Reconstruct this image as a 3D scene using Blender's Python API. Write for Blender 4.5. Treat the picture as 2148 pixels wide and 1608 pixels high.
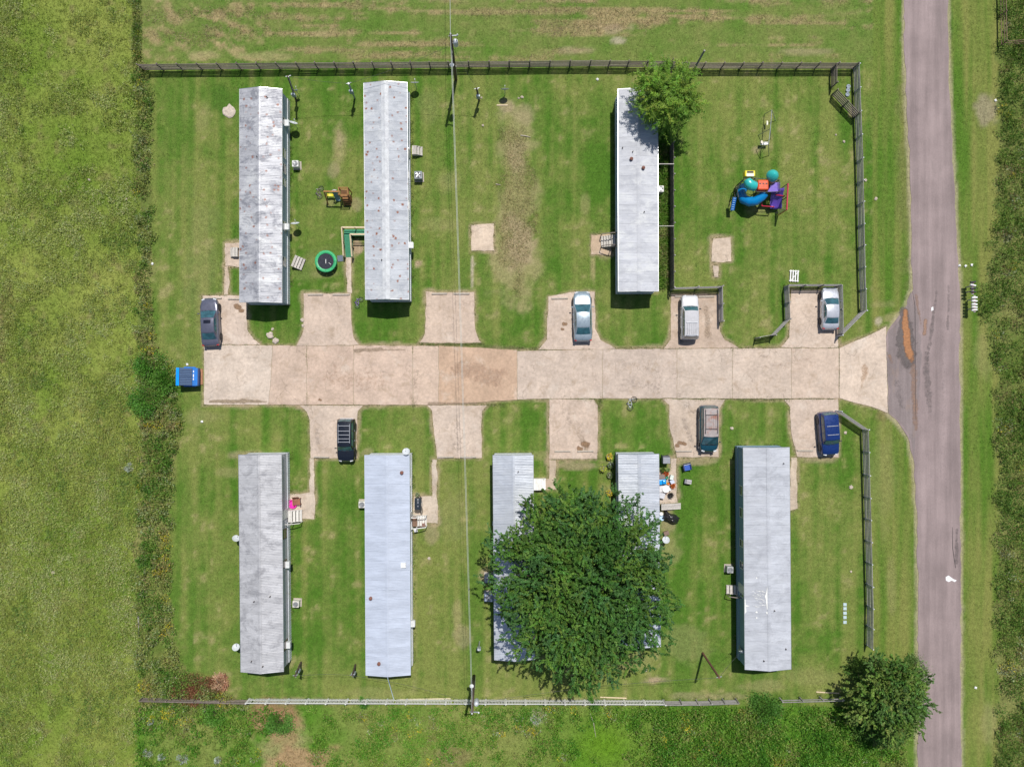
import bpy, bmesh, math, random
import numpy as np
from mathutils import Vector, Matrix
random.seed(7); rng = np.random.default_rng(11)
for o in list(bpy.data.objects): bpy.data.objects.remove(o)
sc = bpy.context.scene; col = sc.collection
R = math.radians
# ---------------------------------------------------------------- camera: a drone 70 m up, looking straight down
H, F = 70.0, 1490.0
cam_d = bpy.data.cameras.new('camera'); cam = bpy.data.objects.new('camera', cam_d); col.objects.link(cam)
cam.location = (0, 0, H); cam_d.sensor_width = 36; cam_d.lens = 36 * F / 2148
cam_d.clip_start = 0.5; cam_d.clip_end = 3000; sc.camera = cam
# ---------------------------------------------------------------- daylight
SUN_AZ, SUN_EL = 15.0, 63.0
world = bpy.data.worlds.new('World'); sc.world = world; world.use_nodes = True
wn = world.node_tree.nodes; wl = world.node_tree.links
sky = wn.new('ShaderNodeTexSky'); sky.sky_type = 'NISHITA'; sky.sun_disc = False
sky.sun_elevation = R(SUN_EL); sky.sun_rotation = R(SUN_AZ); sky.air_density = 1.0; sky.dust_density = 1.0
bg = wn['Background']; bg.inputs[1].default_value = 0.085; wl.new(sky.outputs[0], bg.inputs[0])
sun_d = bpy.data.lights.new('sun', 'SUN'); sun_d.energy = 4.5; sun_d.angle = R(0.5); sun_d.color = (1.0, 0.96, 0.9)
sun = bpy.data.objects.new('sun', sun_d); col.objects.link(sun); sun.location = (0, 0, 90)
sd = Vector((-math.sin(R(SUN_AZ)) * math.cos(R(SUN_EL)), -math.cos(R(SUN_AZ)) * math.cos(R(SUN_EL)), -math.sin(R(SUN_EL))))
sun.rotation_euler = sd.to_track_quat('-Z', 'Y').to_euler()
vs = sc.view_settings; vs.view_transform = 'Standard'; vs.look = 'None'; vs.gamma = 1; vs.exposure = 0.0; vs.use_curve_mapping = False
sc.render.engine = 'CYCLES'

# ---------------------------------------------------------------- plan helpers: survey coordinates to metres
def W(px, py, h=0.0):
    k = (H - h) / F
    return ((px - 1074) * k, (804 - py) * k)
def W3(px, py, h=0.0):
    x, y = W(px, py, h); return (x, y, h)
S = F / H

class MB:
    def __init__(s): s.v = []; s.f = []; s.m = []
    def add(s, vs_, fs, mi=0):
        b = len(s.v); s.v.extend([tuple(q) for q in vs_])
        for f in fs: s.f.append(tuple(i + b for i in f)); s.m.append(mi)
        return s
    def box(s, c, d, rz=0, mi=0, top=1.0, topy=None):
        x, y, z = d[0] / 2, d[1] / 2, d[2] / 2; ca, sa = math.cos(rz), math.sin(rz); topy = top if topy is None else topy
        P = []
        for k, (tx, ty) in ((-1, (1, 1)), (1, (top, topy))):
            for (i, j) in ((-1, -1), (1, -1), (1, 1), (-1, 1)):
                u, w = i * x * tx, j * y * ty
                P.append((c[0] + u * ca - w * sa, c[1] + u * sa + w * ca, c[2] + k * z))
        return s.add(P, [(3, 2, 1, 0), (4, 5, 6, 7), (0, 1, 5, 4), (1, 2, 6, 5), (2, 3, 7, 6), (3, 0, 4, 7)], mi)
    def bar(s, a, b, w, h=None, mi=0):
        a, b = Vector(a), Vector(b); h = h or w; d = (b - a).normalized()
        up = Vector((0, 0, 1)) if abs(d.z) < .95 else Vector((0, 1, 0))
        sd_ = d.cross(up).normalized(); up = sd_.cross(d)
        P = []
        for e in (a, b):
            for (i, j) in ((-1, -1), (1, -1), (1, 1), (-1, 1)): P.append(e + sd_ * (i * w / 2) + up * (j * h / 2))
        return s.add(P, [(3, 2, 1, 0), (4, 5, 6, 7), (0, 1, 5, 4), (1, 2, 6, 5), (2, 3, 7, 6), (3, 0, 4, 7)], mi)
    def tube(s, pts, r, n=8, mi=0, caps=True, closed=False):
        pts = [Vector(p) for p in pts]; m = len(pts); rs = r if isinstance(r, (list, tuple)) else [r] * m
        P = []; prev = None
        for i, p in enumerate(pts):
            if closed: d = pts[(i + 1) % m] - pts[i - 1]
            else: d = (pts[min(i + 1, m - 1)] - pts[max(i - 1, 0)])
            d = d.normalized() if d.length > 1e-9 else Vector((0, 0, 1))
            if prev is None:
                up = Vector((0, 0, 1)) if abs(d.z) < .9 else Vector((1, 0, 0)); a = d.cross(up).normalized()
            else: a = (prev - d * prev.dot(d)); a = a.normalized() if a.length > 1e-6 else d.orthogonal().normalized()
            prev = a; b = d.cross(a)
            for k in range(n):
                t = 2 * math.pi * k / n; P.append(p + (a * math.cos(t) + b * math.sin(t)) * rs[i])
        Fs = []
        for i in range(m if closed else m - 1):
            j = (i + 1) % m
            for k in range(n): Fs.append((i * n + k, i * n + (k + 1) % n, j * n + (k + 1) % n, j * n + k))
        if caps and not closed: Fs.append(tuple(range(n))[::-1]); Fs.append(tuple((m - 1) * n + k for k in range(n)))
        return s.add(P, Fs, mi)
    def lathe(s, prof, n=16, c=(0, 0, 0), mi=0, sx=1, sy=1):
        P = []; Fs = []
        for (r, z) in prof:
            for k in range(n):
                t = 2 * math.pi * k / n; P.append((c[0] + r * sx * math.cos(t), c[1] + r * sy * math.sin(t), c[2] + z))
        for i in range(len(prof) - 1):
            for k in range(n): Fs.append((i * n + k, i * n + (k + 1) % n, (i + 1) * n + (k + 1) % n, (i + 1) * n + k))
        if prof[0][0] > 1e-4: Fs.append(tuple(range(n))[::-1])
        if prof[-1][0] > 1e-4: Fs.append(tuple((len(prof) - 1) * n + k for k in range(n)))
        return s.add(P, Fs, mi)
    def prism(s, poly, z0, z1, mi=0):
        n = len(poly); P = [(x, y, z0) for x, y in poly] + [(x, y, z1) for x, y in poly]
        ar = sum(poly[i][0] * poly[(i + 1) % n][1] - poly[(i + 1) % n][0] * poly[i][1] for i in range(n))
        t = tuple(range(n, 2 * n)); bt = tuple(range(n))[::-1]
        Fs = [t, bt] + [(i, (i + 1) % n, n + (i + 1) % n, n + i) for i in range(n)]
        if ar < 0: Fs = [f[::-1] for f in Fs]
        return s.add(P, Fs, mi)
    def quadgrid(s, rows, mi=0):
        n = len(rows[0]); P = [p for r in rows for p in r]
        return s.add(P, [(i * n + k, i * n + k + 1, (i + 1) * n + k + 1, (i + 1) * n + k) for i in range(len(rows) - 1) for k in range(n - 1)], mi)
    def mesh(s, name, mats, smooth=False):
        me = bpy.data.meshes.new(name); me.from_pydata(s.v, [], s.f)
        for m in (mats if isinstance(mats, (list, tuple)) else [mats]): me.materials.append(m)
        if any(s.m): me.polygons.foreach_set('material_index', s.m)
        if smooth: me.polygons.foreach_set('use_smooth', [True] * len(s.f))
        me.update(); return me
    def build(s, name, mats, parent=None, loc=None, rz=None, smooth=False):
        return link(name, s.mesh(name, mats, smooth), parent, loc, rz)
def link(name, me, parent=None, loc=None, rz=None):
    o = bpy.data.objects.new(name, me); col.objects.link(o)
    if parent is not None: o.parent = parent
    if loc is not None: o.location = loc
    if rz is not None: o.rotation_euler = (0, 0, rz) if not isinstance(rz, (tuple, list)) else rz
    return o
def tag(o, label, cat, group=None):
    o['label'] = label; o['category'] = cat
    if group: o['group'] = group
    return o
def thing(name, label, cat, loc=(0, 0, 0), rz=0, group=None):
    o = bpy.data.objects.new(name, None); col.objects.link(o); o.location = loc; o.empty_display_size = .2
    o.rotation_euler = (0, 0, rz); return tag(o, label, cat, group)
def kind(o, k): o['kind'] = k; return o
def autosmooth(o, ang=40):
    me = o.data; me.polygons.foreach_set('use_smooth', [True] * len(me.polygons)); me.set_sharp_from_angle(angle=R(ang)); return o
def bevel(o, w=.01, seg=2):
    m = o.modifiers.new('bevel', 'BEVEL'); m.width = w; m.segments = seg; m.limit_method = 'ANGLE'; return o

# ---------------------------------------------------------------- materials
def nt(name):
    m = bpy.data.materials.new(name); m.use_nodes = True
    return m, m.node_tree.nodes, m.node_tree.links, m.node_tree.nodes['Principled BSDF']
def noise(N, L, vec, scale, detail=4, rough=.55, dist=0):
    n = N.new('ShaderNodeTexNoise'); n.inputs['Scale'].default_value = scale; n.inputs['Detail'].default_value = detail
    n.inputs['Roughness'].default_value = rough; n.inputs['Distortion'].default_value = dist
    if vec is not None: L.new(vec, n.inputs['Vector'])
    return n.outputs['Fac']
def ramp(N, L, fac, stops):
    r = N.new('ShaderNodeValToRGB'); e = r.color_ramp.elements
    while len(e) < len(stops): e.new(.5)
    for q, (p, c) in zip(e, stops):
        q.position = p; q.color = (c[0], c[1], c[2], 1) if isinstance(c, (tuple, list)) else (c, c, c, 1)
    L.new(fac, r.inputs[0]); return r.outputs[0]
def mixc(N, L, fac, a, b, blend='MIX'):
    m = N.new('ShaderNodeMix'); m.data_type = 'RGBA'; m.blend_type = blend
    for k, v in ((0, fac), (6, a), (7, b)):
        if isinstance(v, (int, float)): m.inputs[k].default_value = v
        elif isinstance(v, (tuple, list)): m.inputs[k].default_value = (v[0], v[1], v[2], 1)
        else: L.new(v, m.inputs[k])
    return m.outputs[2]
def math_(N, L, op, a, b=0.0, clamp=False):
    m = N.new('ShaderNodeMath'); m.operation = op; m.use_clamp = clamp
    for k, v in ((0, a), (1, b)):
        if isinstance(v, (int, float)): m.inputs[k].default_value = v
        else: L.new(v, m.inputs[k])
    return m.outputs[0]
def wpos(N, L, sc_=(1, 1, 1)):
    g = N.new('ShaderNodeNewGeometry')
    if sc_ == (1, 1, 1): return g.outputs['Position']
    m = N.new('ShaderNodeMapping'); m.inputs['Scale'].default_value = sc_; L.new(g.outputs['Position'], m.inputs['Vector']); return m.outputs[0]
def bump(N, L, bs, fac, strength=.3, dist=.02):
    b = N.new('ShaderNodeBump'); b.inputs['Strength'].default_value = strength; b.inputs['Distance'].default_value = dist
    L.new(fac, b.inputs['Height']); L.new(b.outputs[0], bs.inputs['Normal'])
MATS = {}
def pm(name, c, rough=.6, metal=0.0, var=.12, scale=5, coat=0, bmp=0.0, dirt=None, dirt_amt=.5, rnd=.0, spec=.5):
    """plain procedural surface: colour, mottling, optional dirt patches and tint per object"""
    if name in MATS: return MATS[name]
    m, N, L, b = nt(name); p = wpos(N, L)
    f = noise(N, L, p, scale, 5, .6)
    lo = tuple(max(0, x * (1 - var)) for x in c); hi = tuple(min(1, x * (1 + var)) for x in c)
    cc = ramp(N, L, f, [(.3, lo), (.7, hi)])
    if dirt:
        d = noise(N, L, p, scale * .45, 6, .65, .4); cc = mixc(N, L, math_(N, L, 'MULTIPLY', ramp(N, L, d, [(.5, 0.0), (.68, 1.0)]), dirt_amt), cc, dirt)
    if rnd:
        oi = N.new('ShaderNodeObjectInfo'); v = math_(N, L, 'MULTIPLY_ADD', oi.outputs['Random'], 2 * rnd); v.node.inputs[2].default_value = 1 - rnd
        h = N.new('ShaderNodeHueSaturation'); L.new(v, h.inputs['Value']); L.new(cc, h.inputs['Color']); cc = h.outputs[0]
    L.new(cc, b.inputs['Base Color']); b.inputs['Metallic'].default_value = metal; b.inputs['Specular IOR Level'].default_value = spec
    rr = ramp(N, L, noise(N, L, p, scale * 2.3, 3), [(.3, max(0.02, rough * .8)), (.7, min(1, rough * 1.2))]); L.new(rr, b.inputs['Roughness'])
    if coat: b.inputs['Coat Weight'].default_value = coat; b.inputs['Coat Roughness'].default_value = .06
    if bmp: bump(N, L, b, noise(N, L, p, scale * 6, 4), bmp, .01)
    MATS[name] = m; return m
def leafmat():
    m, N, L, b = nt('foliage'); a = N.new('ShaderNodeAttribute'); a.attribute_name = 'Col'
    L.new(a.outputs['Color'], b.inputs['Base Color']); b.inputs['Roughness'].default_value = .55; b.inputs['Specular IOR Level'].default_value = .25
    t = N.new('ShaderNodeBsdfTranslucent'); h = N.new('ShaderNodeHueSaturation'); h.inputs['Value'].default_value = 1.25; h.inputs['Saturation'].default_value = 1.1
    L.new(a.outputs['Color'], h.inputs['Color']); L.new(h.outputs[0], t.inputs['Color'])
    mx = N.new('ShaderNodeMixShader'); mx.inputs[0].default_value = .2; L.new(b.outputs[0], mx.inputs[1]); L.new(t.outputs[0], mx.inputs[2])
    L.new(mx.outputs[0], N['Material Output'].inputs['Surface']); return m
M_leaf = leafmat()
def ground_mat():
    m, N, L, b = nt('ground'); a = N.new('ShaderNodeAttribute'); a.attribute_name = 'Col'; p = wpos(N, L)
    f1 = noise(N, L, p, 2.4, 8, .78); f2 = noise(N, L, p, 13, 5, .75, .3); f3 = noise(N, L, wpos(N, L, (1, .35, 1)), 5.5, 4, .7)
    v = math_(N, L, 'MULTIPLY', ramp(N, L, f1, [(.3, .74), (.7, 1.3)]), ramp(N, L, f2, [(.28, .5), (.5, 1.0), (.74, 1.6)]))
    v = math_(N, L, 'MULTIPLY', v, ramp(N, L, f3, [(.3, .9), (.7, 1.1)]))
    c = mixc(N, L, 1.0, a.outputs['Color'], v, 'MULTIPLY')
    c = mixc(N, L, ramp(N, L, noise(N, L, p, 8, 6, .8), [(.60, 0.0), (.78, .4)]), c, (.30, .30, .11))
    L.new(c, b.inputs['Base Color']); b.inputs['Roughness'].default_value = .9; b.inputs['Specular IOR Level'].default_value = .1
    bump(N, L, b, f2, .7, .05); return m
def concrete_mat():
    m, N, L, b = nt('concrete'); p = wpos(N, L); oi = N.new('ShaderNodeObjectInfo')
    base = mixc(N, L, 1.0, oi.outputs['Color'], ramp(N, L, noise(N, L, p, .55, 5, .6), [(.3, .84), (.7, 1.14)]), 'MULTIPLY')
    base = mixc(N, L, 1.0, base, ramp(N, L, noise(N, L, p, 3.3, 7, .72), [(.3, .8), (.7, 1.15)]), 'MULTIPLY')
    base = mixc(N, L, 1.0, base, ramp(N, L, noise(N, L, p, 30, 3, .7), [(.3, .9), (.7, 1.1)]), 'MULTIPLY')
    d = ramp(N, L, noise(N, L, p, .9, 6, .7, .6), [(.53, 0.0), (.7, .6)]); base = mixc(N, L, d, base, (.33, .245, .17))
    d = ramp(N, L, noise(N, L, wpos(N, L, (.4, 2.2, 1)), .8, 5, .7), [(.58, 0.0), (.75, .35)]); base = mixc(N, L, d, base, (.24, .2, .18))
    d = ramp(N, L, noise(N, L, p, .37, 6, .75, .3), [(.55, 0.0), (.7, .45)]); base = mixc(N, L, d, base, (.66, .58, .5))
    w = N.new('ShaderNodeTexNoise'); w.inputs['Scale'].default_value = 1.6; L.new(p, w.inputs['Vector'])
    va = N.new('ShaderNodeVectorMath'); va.operation = 'MULTIPLY_ADD'; va.inputs[1].default_value = (.7, .7, .7); L.new(w.outputs['Color'], va.inputs[0]); L.new(p, va.inputs[2])
    vo = N.new('ShaderNodeTexVoronoi'); vo.feature = 'DISTANCE_TO_EDGE'; vo.inputs['Scale'].default_value = .3; L.new(va.outputs[0], vo.inputs['Vector'])
    ck = ramp(N, L, vo.outputs['Distance'], [(0, .42), (.004, .34), (.009, 0.0)]); ck = math_(N, L, 'MULTIPLY', ck, ramp(N, L, noise(N, L, p, .5, 2), [(.45, 0.0), (.6, 1.0)]))
    base = mixc(N, L, ck, base, (.13, .10, .08))
    L.new(base, b.inputs['Base Color']); b.inputs['Roughness'].default_value = .85; b.inputs['Specular IOR Level'].default_value = .25
    bump(N, L, b, noise(N, L, p, 12, 6, .7), .25, .02); return m
def asphalt_mat(name, base, dark):
    m, N, L, b = nt(name); p = wpos(N, L)
    c = ramp(N, L, noise(N, L, wpos(N, L, (1.0, .05, 1)), 1.3, 4, .6), [(.35, tuple(x * .82 for x in base)), (.65, tuple(x * 1.12 for x in base))])
    c = mixc(N, L, 1.0, c, ramp(N, L, noise(N, L, p, 16, 6, .85), [(.3, .66), (.7, 1.36)]), 'MULTIPLY')
    c = mixc(N, L, 1.0, c, ramp(N, L, noise(N, L, p, .35, 5, .6), [(.3, .85), (.7, 1.12)]), 'MULTIPLY')
    c = mixc(N, L, ramp(N, L, noise(N, L, wpos(N, L, (1, .22, 1)), .6, 6, .7, .5), [(.57, 0.0), (.74, .6)]), c, dark)
    L.new(c, b.inputs['Base Color']); b.inputs['Roughness'].default_value = .85; b.inputs['Specular IOR Level'].default_value = .3
    bump(N, L, b, noise(N, L, p, 40, 4, .8), .4, .01); return m
M_ground = ground_mat(); M_conc = concrete_mat()
def glassy(name, c, rough=.06):
    if name in MATS: return MATS[name]
    m, N, L, b = nt(name); p = wpos(N, L)
    L.new(ramp(N, L, noise(N, L, p, 2.2, 3), [(.35, tuple(x * .7 for x in c)), (.65, tuple(x * 1.4 for x in c))]), b.inputs['Base Color'])
    b.inputs['Roughness'].default_value = rough; b.inputs['Specular IOR Level'].default_value = .9; b.inputs['Coat Weight'].default_value = .6
    MATS[name] = m; return m
M_glass = glassy('window_glass', (.03, .045, .055)); M_cglass = glassy('car_glass', (.03, .095, .115), .04)  # car glass base is a brightened teal standing in for reflected sky
M_rubber = pm('rubber', (.025, .025, .027), .85); M_dark = pm('dark_plastic', (.03, .03, .035), .6); M_alu = pm('aluminium', (.62, .63, .65), .35, .9, .1)
M_white = pm('white_paint', (.78, .78, .76), .5, dirt=(.5, .46, .4), dirt_amt=.4); M_galv = pm('galvanised', (.5, .52, .54), .5, .6, .15)
M_wood = pm('weathered_wood', (.31, .295, .28), .85, var=.3, scale=7, bmp=.3, rnd=.22); M_wooddark = pm('dark_weathered_wood', (.20, .165, .14), .9, var=.3, scale=7, bmp=.3, rnd=.3)
M_pole = pm('creosote_pole', (.085, .06, .045), .9, var=.3, scale=6, bmp=.3); M_newwood = pm('new_timber', (.62, .5, .33), .7, var=.15, scale=7)
M_plank = pm('grey_boards', (.48, .45, .41), .85, var=.22, scale=7, rnd=.15, bmp=.2); M_stone = pm('pale_stone', (.48, .41, .34), .9, var=.25, scale=6, bmp=.5)

# ---------------------------------------------------------------- numpy noise and leaf geometry
def _hash(ix, iy, seed):
    h = (ix.astype(np.int64) * 374761393 + iy.astype(np.int64) * 668265263 + seed * 1442695041) & 0x7fffffff
    h = ((h ^ (h >> 13)) * 1274126177) & 0x7fffffff
    return ((h ^ (h >> 16)) & 0xffff) / 65535.0
def vn(x, y, s, seed=0):
    x = np.asarray(x) / s; y = np.asarray(y) / s; ix = np.floor(x); iy = np.floor(y); fx = x - ix; fy = y - iy
    fx = fx * fx * (3 - 2 * fx); fy = fy * fy * (3 - 2 * fy)
    a = _hash(ix, iy, seed); b = _hash(ix + 1, iy, seed); c = _hash(ix, iy + 1, seed); d = _hash(ix + 1, iy + 1, seed)
    return (a * (1 - fx) + b * fx) * (1 - fy) + (c * (1 - fx) + d * fx) * fy
def fbm(x, y, s, seed=0, o=4):
    t = 0; a = .5; n = 0
    for k in range(o): t = t + a * vn(x, y, s / 2 ** k, seed + k * 17); n += a; a *= .55
    return t / n
def sst(a, b, x): t = np.clip((x - a) / (b - a), 0, 1); return t * t * (3 - 2 * t)
def lerp(a, b, t): return a + (b - a) * t
def leaves(name, C, A, Nn, ln, wd, colr, mat=None, parent=None, tri=False):
    """many flat leaves as one mesh: C base points, A axes, Nn side hints, ln/wd sizes, colr colours (N,3)"""
    n = len(C); A = A / (np.linalg.norm(A, axis=1, keepdims=True) + 1e-9); Sd = np.cross(A, Nn); Sd /= (np.linalg.norm(Sd, axis=1, keepdims=True) + 1e-9)
    ln = np.broadcast_to(ln, n)[:, None]; wd = np.broadcast_to(wd, n)[:, None]; k = 3 if tri else 4
    if tri: V = np.stack([C - Sd * wd / 2, C + Sd * wd / 2, C + A * ln], 1)
    else: V = np.stack([C, C + A * ln * .45 + Sd * wd / 2, C + A * ln, C + A * ln * .45 - Sd * wd / 2], 1)
    me = bpy.data.meshes.new(name); me.vertices.add(n * k); me.vertices.foreach_set('co', V.reshape(-1).astype(np.float32))
    me.loops.add(n * k); me.loops.foreach_set('vertex_index', np.arange(n * k, dtype=np.int32))
    me.polygons.add(n); me.polygons.foreach_set('loop_start', np.arange(0, n * k, k, dtype=np.int32))
    me.update(calc_edges=True)
    at = me.attributes.new('Col', 'FLOAT_COLOR', 'POINT'); cc = np.ones((n, k, 4), np.float32); cc[:, :, :3] = colr[:, None, :]; at.data.foreach_set('color', cc.reshape(-1))
    me.materials.append(mat or M_leaf); return link(name, me, parent)
def rdir(n, zmin=-1., zmax=1.):
    z = rng.uniform(zmin, zmax, n); t = rng.uniform(0, 2 * np.pi, n); r = np.sqrt(np.maximum(0, 1 - z * z)); return np.stack([r * np.cos(t), r * np.sin(t), z], 1)
def jit(colr, n, v=.2, hv=.08):
    b = rng.uniform(1 - v, 1 + v, (n, 1)); return np.clip(np.asarray(colr) * b * rng.uniform(1 - hv, 1 + hv, (n, 3)), 0, 1)
def seg_d(px, py, x0, y0, x1, y1):
    dx, dy = x1 - x0, y1 - y0; t = np.clip(((px - x0) * dx + (py - y0) * dy) / (dx * dx + dy * dy + 1e-9), 0, 1); return np.hypot(px - x0 - t * dx, py - y0 - t * dy)
def poly_sd(px, py, poly):
    d = np.full(np.shape(px), 1e9); ins = np.zeros(np.shape(px), bool); n = len(poly)
    for i in range(n):
        x0, y0 = poly[i]; x1, y1 = poly[(i + 1) % n]; d = np.minimum(d, seg_d(px, py, x0, y0, x1, y1))
        if y0 != y1: ins ^= ((y0 > py) != (y1 > py)) & (px < (x1 - x0) * (py - y0) / (y1 - y0) + x0)
    return np.where(ins, -d, d)

def decal_mat(name, c, rough=.85, fine=9, bmp=.2):
    m, N, L, b = nt(name); a = N.new('ShaderNodeAttribute'); a.attribute_name = 'Col'; p = wpos(N, L)
    L.new(ramp(N, L, noise(N, L, p, 5, 5, .7), [(.3, tuple(x * .7 for x in c)), (.7, tuple(min(1, x * 1.3) for x in c))]), b.inputs['Base Color']); b.inputs['Roughness'].default_value = rough
    t = math_(N, L, 'ADD', a.outputs['Alpha'], math_(N, L, 'MULTIPLY', math_(N, L, 'SUBTRACT', noise(N, L, p, fine, 6, .75), .5), .8))
    al = ramp(N, L, t, [(.30, 0.0), (.75, .92)]); L.new(al, b.inputs['Alpha']); bump(N, L, b, noise(N, L, p, 14, 4), bmp, .01); return m
def decal(name, lines, z, mat, seed=0, step=.07):
    """thin film of dirt lying on a hard surface; lines = [(px, py, radius_px, strength), ...] joined in order"""
    pts = [(*W(x, y), r_ / S, s_) for x, y, r_, s_ in lines]; mr = max(q[2] for q in pts) * 1.7
    x0, x1 = min(q[0] for q in pts) - mr, max(q[0] for q in pts) + mr; y0, y1 = min(q[1] for q in pts) - mr, max(q[1] for q in pts) + mr
    nx_, ny_ = max(3, int((x1 - x0) / step)), max(3, int((y1 - y0) / step)); X_, Y_ = np.meshgrid(np.linspace(x0, x1, nx_), np.linspace(y0, y1, ny_)); X_, Y_ = X_.ravel(), Y_.ravel(); al = np.zeros(len(X_))
    for i in range(max(1, len(pts) - 1)):
        a, b = pts[i], pts[min(i + 1, len(pts) - 1)]; dx, dy = b[0] - a[0], b[1] - a[1]; t = np.clip(((X_ - a[0]) * dx + (Y_ - a[1]) * dy) / (dx * dx + dy * dy + 1e-9), 0, 1)
        d = np.hypot(X_ - a[0] - t * dx, Y_ - a[1] - t * dy) / (a[2] + (b[2] - a[2]) * t); d = d + (fbm(X_, Y_, .5, 90 + seed) - .5) * .9; al = np.maximum(al, sst(1.3, .2, d) * (a[3] + (b[3] - a[3]) * t))
    keep = []; g = al.reshape(ny_, nx_); q = np.maximum.reduce([g[:-1, :-1], g[1:, :-1], g[:-1, 1:], g[1:, 1:]]) > .01
    jj_, ii_ = np.nonzero(q); a0 = jj_ * nx_ + ii_; Fq = np.stack([a0, a0 + 1, a0 + 1 + nx_, a0 + nx_], 1); used, inv = np.unique(Fq, return_inverse=True); inv = inv.reshape(-1, 4)
    me_ = bpy.data.meshes.new(name); me_.from_pydata(np.stack([X_[used], Y_[used], np.full(len(used), z)], 1).tolist(), [], inv.tolist())
    at_ = me_.attributes.new('Col', 'FLOAT_COLOR', 'POINT'); cc = np.ones((len(used), 4), np.float32); cc[:, 3] = al[used]; at_.data.foreach_set('color', cc.ravel()); me_.materials.append(mat); return kind(link(name, me_), 'structure')
# ================================================================ the setting
DRIVE_T = lambda x: float(np.interp(x, [428, 1080, 1085, 1180, 1760], [724, 726, 736, 733, 730]))
DRIVE_B = lambda x: float(np.interp(x, [428, 1050, 1092, 1760], [848, 849, 835, 835]))
JX = [428, 572, 644, 742, 866, 920, 1085, 1264, 1420, 1536, 1660, 1760]
TINT = [(0.547, 0.456, 0.376), (0.502, 0.387, 0.306), (0.502, 0.381, 0.300), (0.526, 0.403, 0.320), (0.532, 0.408, 0.320), (0.475, 0.334, 0.236), (0.502, 0.408, 0.336), (0.480, 0.392, 0.326), (0.502, 0.413, 0.340), (0.508, 0.413, 0.336), (0.520, 0.413, 0.330)]
APRON = [(1761, 730), (1785, 718), (1820, 705), (1858, 685), (1860, 780), (1862, 866), (1828, 852), (1794, 844), (1761, 835)]
PADS = [  # parking pads beside the lane
    ([(425, 620), (521, 620), (517, 670), (521, 695), (531, 712), (547, 723), (428, 723)], (0.547, 0.444, 0.366)),
    ([(637, 615), (735, 615), (738, 690), (742, 709), (753, 724), (622, 724), (632, 706), (637, 690)], (0.514, 0.408, 0.330)),
    ([(894, 613), (994, 613), (996, 690), (1006, 714), (1010, 719), (880, 719), (892, 700)], (0.514, 0.403, 0.320)),
    ([(1150, 622), (1190, 614), (1247, 612), (1249, 690), (1260, 712), (1292, 732), (1128, 733), (1148, 712)], (0.526, 0.423, 0.346)),
    ([(1408, 617), (1509, 617), (1509, 695), (1520, 712), (1550, 730), (1392, 731), (1407, 712)], (0.469, 0.365, 0.286)),
    ([(1659, 608), (1757, 608), (1758, 729), (1640, 729), (1655, 706)], (0.526, 0.423, 0.340)),
    ([(628, 850), (761, 850), (752, 862), (749, 880), (748, 961), (652, 961), (650, 880), (642, 862)], (0.508, 0.413, 0.336)),
    ([(896, 850), (1022, 850), (1012, 862), (1010, 882), (1010, 961), (917, 961), (908, 880), (906, 862)], (0.520, 0.423, 0.346)),
    ([(1152, 837), (1246, 837), (1254, 850), (1253, 962), (1152, 962)], (0.508, 0.403, 0.326)),
    ([(1390, 837), (1520, 837), (1508, 858), (1507, 958), (1419, 958), (1406, 900), (1404, 850)], (0.469, 0.381, 0.306)),
    ([(1644, 837), (1758, 837), (1760, 958), (1672, 958), (1658, 900), (1657, 852)], (0.514, 0.413, 0.336))]
WALKS = [
    ([(471, 560), (479, 560), (480, 619), (471, 619)], (0.480, 0.381, 0.290)), ([(473, 510), (504, 510), (504, 559), (473, 559)], (0.514, 0.413, 0.330)),
    ([(727, 538), (737, 538), (738, 614), (728, 614)], (0.526, 0.434, 0.350)), ([(988, 472), (1036, 470), (1037, 526), (989, 526)], (0.581, 0.467, 0.360)),
    ([(1494, 500), (1533, 499), (1534, 549), (1494, 548)], (0.537, 0.434, 0.340)), ([(1496, 556), (1507, 556), (1507, 580), (1497, 580)], (0.480, 0.392, 0.310)),
    ([(650, 962), (658, 962), (660, 1034), (660, 1088), (609, 1088), (609, 1036), (650, 1034)], (0.514, 0.434, 0.350)),
    ([(907, 962), (917, 962), (917, 1096), (868, 1096), (868, 1041), (907, 1040)], (0.502, 0.423, 0.340)),
    ([(1151, 964), (1166, 964), (1166, 1026), (1118, 1026), (1118, 1004), (1151, 1004)], (0.469, 0.381, 0.290)),
    ([(1406, 960), (1418, 960), (1420, 1054), (1384, 1056), (1384, 988), (1406, 988)], (0.492, 0.403, 0.320)),
    ([(1659, 960), (1671, 960), (1671, 1022), (1673, 1066), (1657, 1070), (1657, 1022)], (0.502, 0.413, 0.320)),
    ([(1240, 492), (1284, 492), (1284, 534), (1240, 534)], (0.480, 0.360, 0.250))]
ROAD_L = [(1897, -600), (1897, 75), (1900, 174), (1904, 274), (1910, 373), (1912, 447), (1914, 606), (1898, 647), (1877, 673), (1860, 697), (1862, 866), (1880, 884), (1906, 916), (1916, 968), (1924, 1084), (1926, 1277), (1925, 2200)]
ROAD_R = [(2016, 2200), (2015, 1100), (2013, 749), (2014, 624), (2007, 500), (1998, 323), (1993, 224), (1988, 75), (1987, -600)]
ROAD = ROAD_L + ROAD_R
SL_Y = [-900, 100, 150, 200, 680, 740, 762, 835, 860, 1000, 1050, 1300, 1370, 1420, 1450, 1475, 3000]
SL_X = [290, 292, 312, 319, 319, 332, 366, 374, 384, 368, 360, 358, 372, 400, 478, 515, 515]
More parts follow.
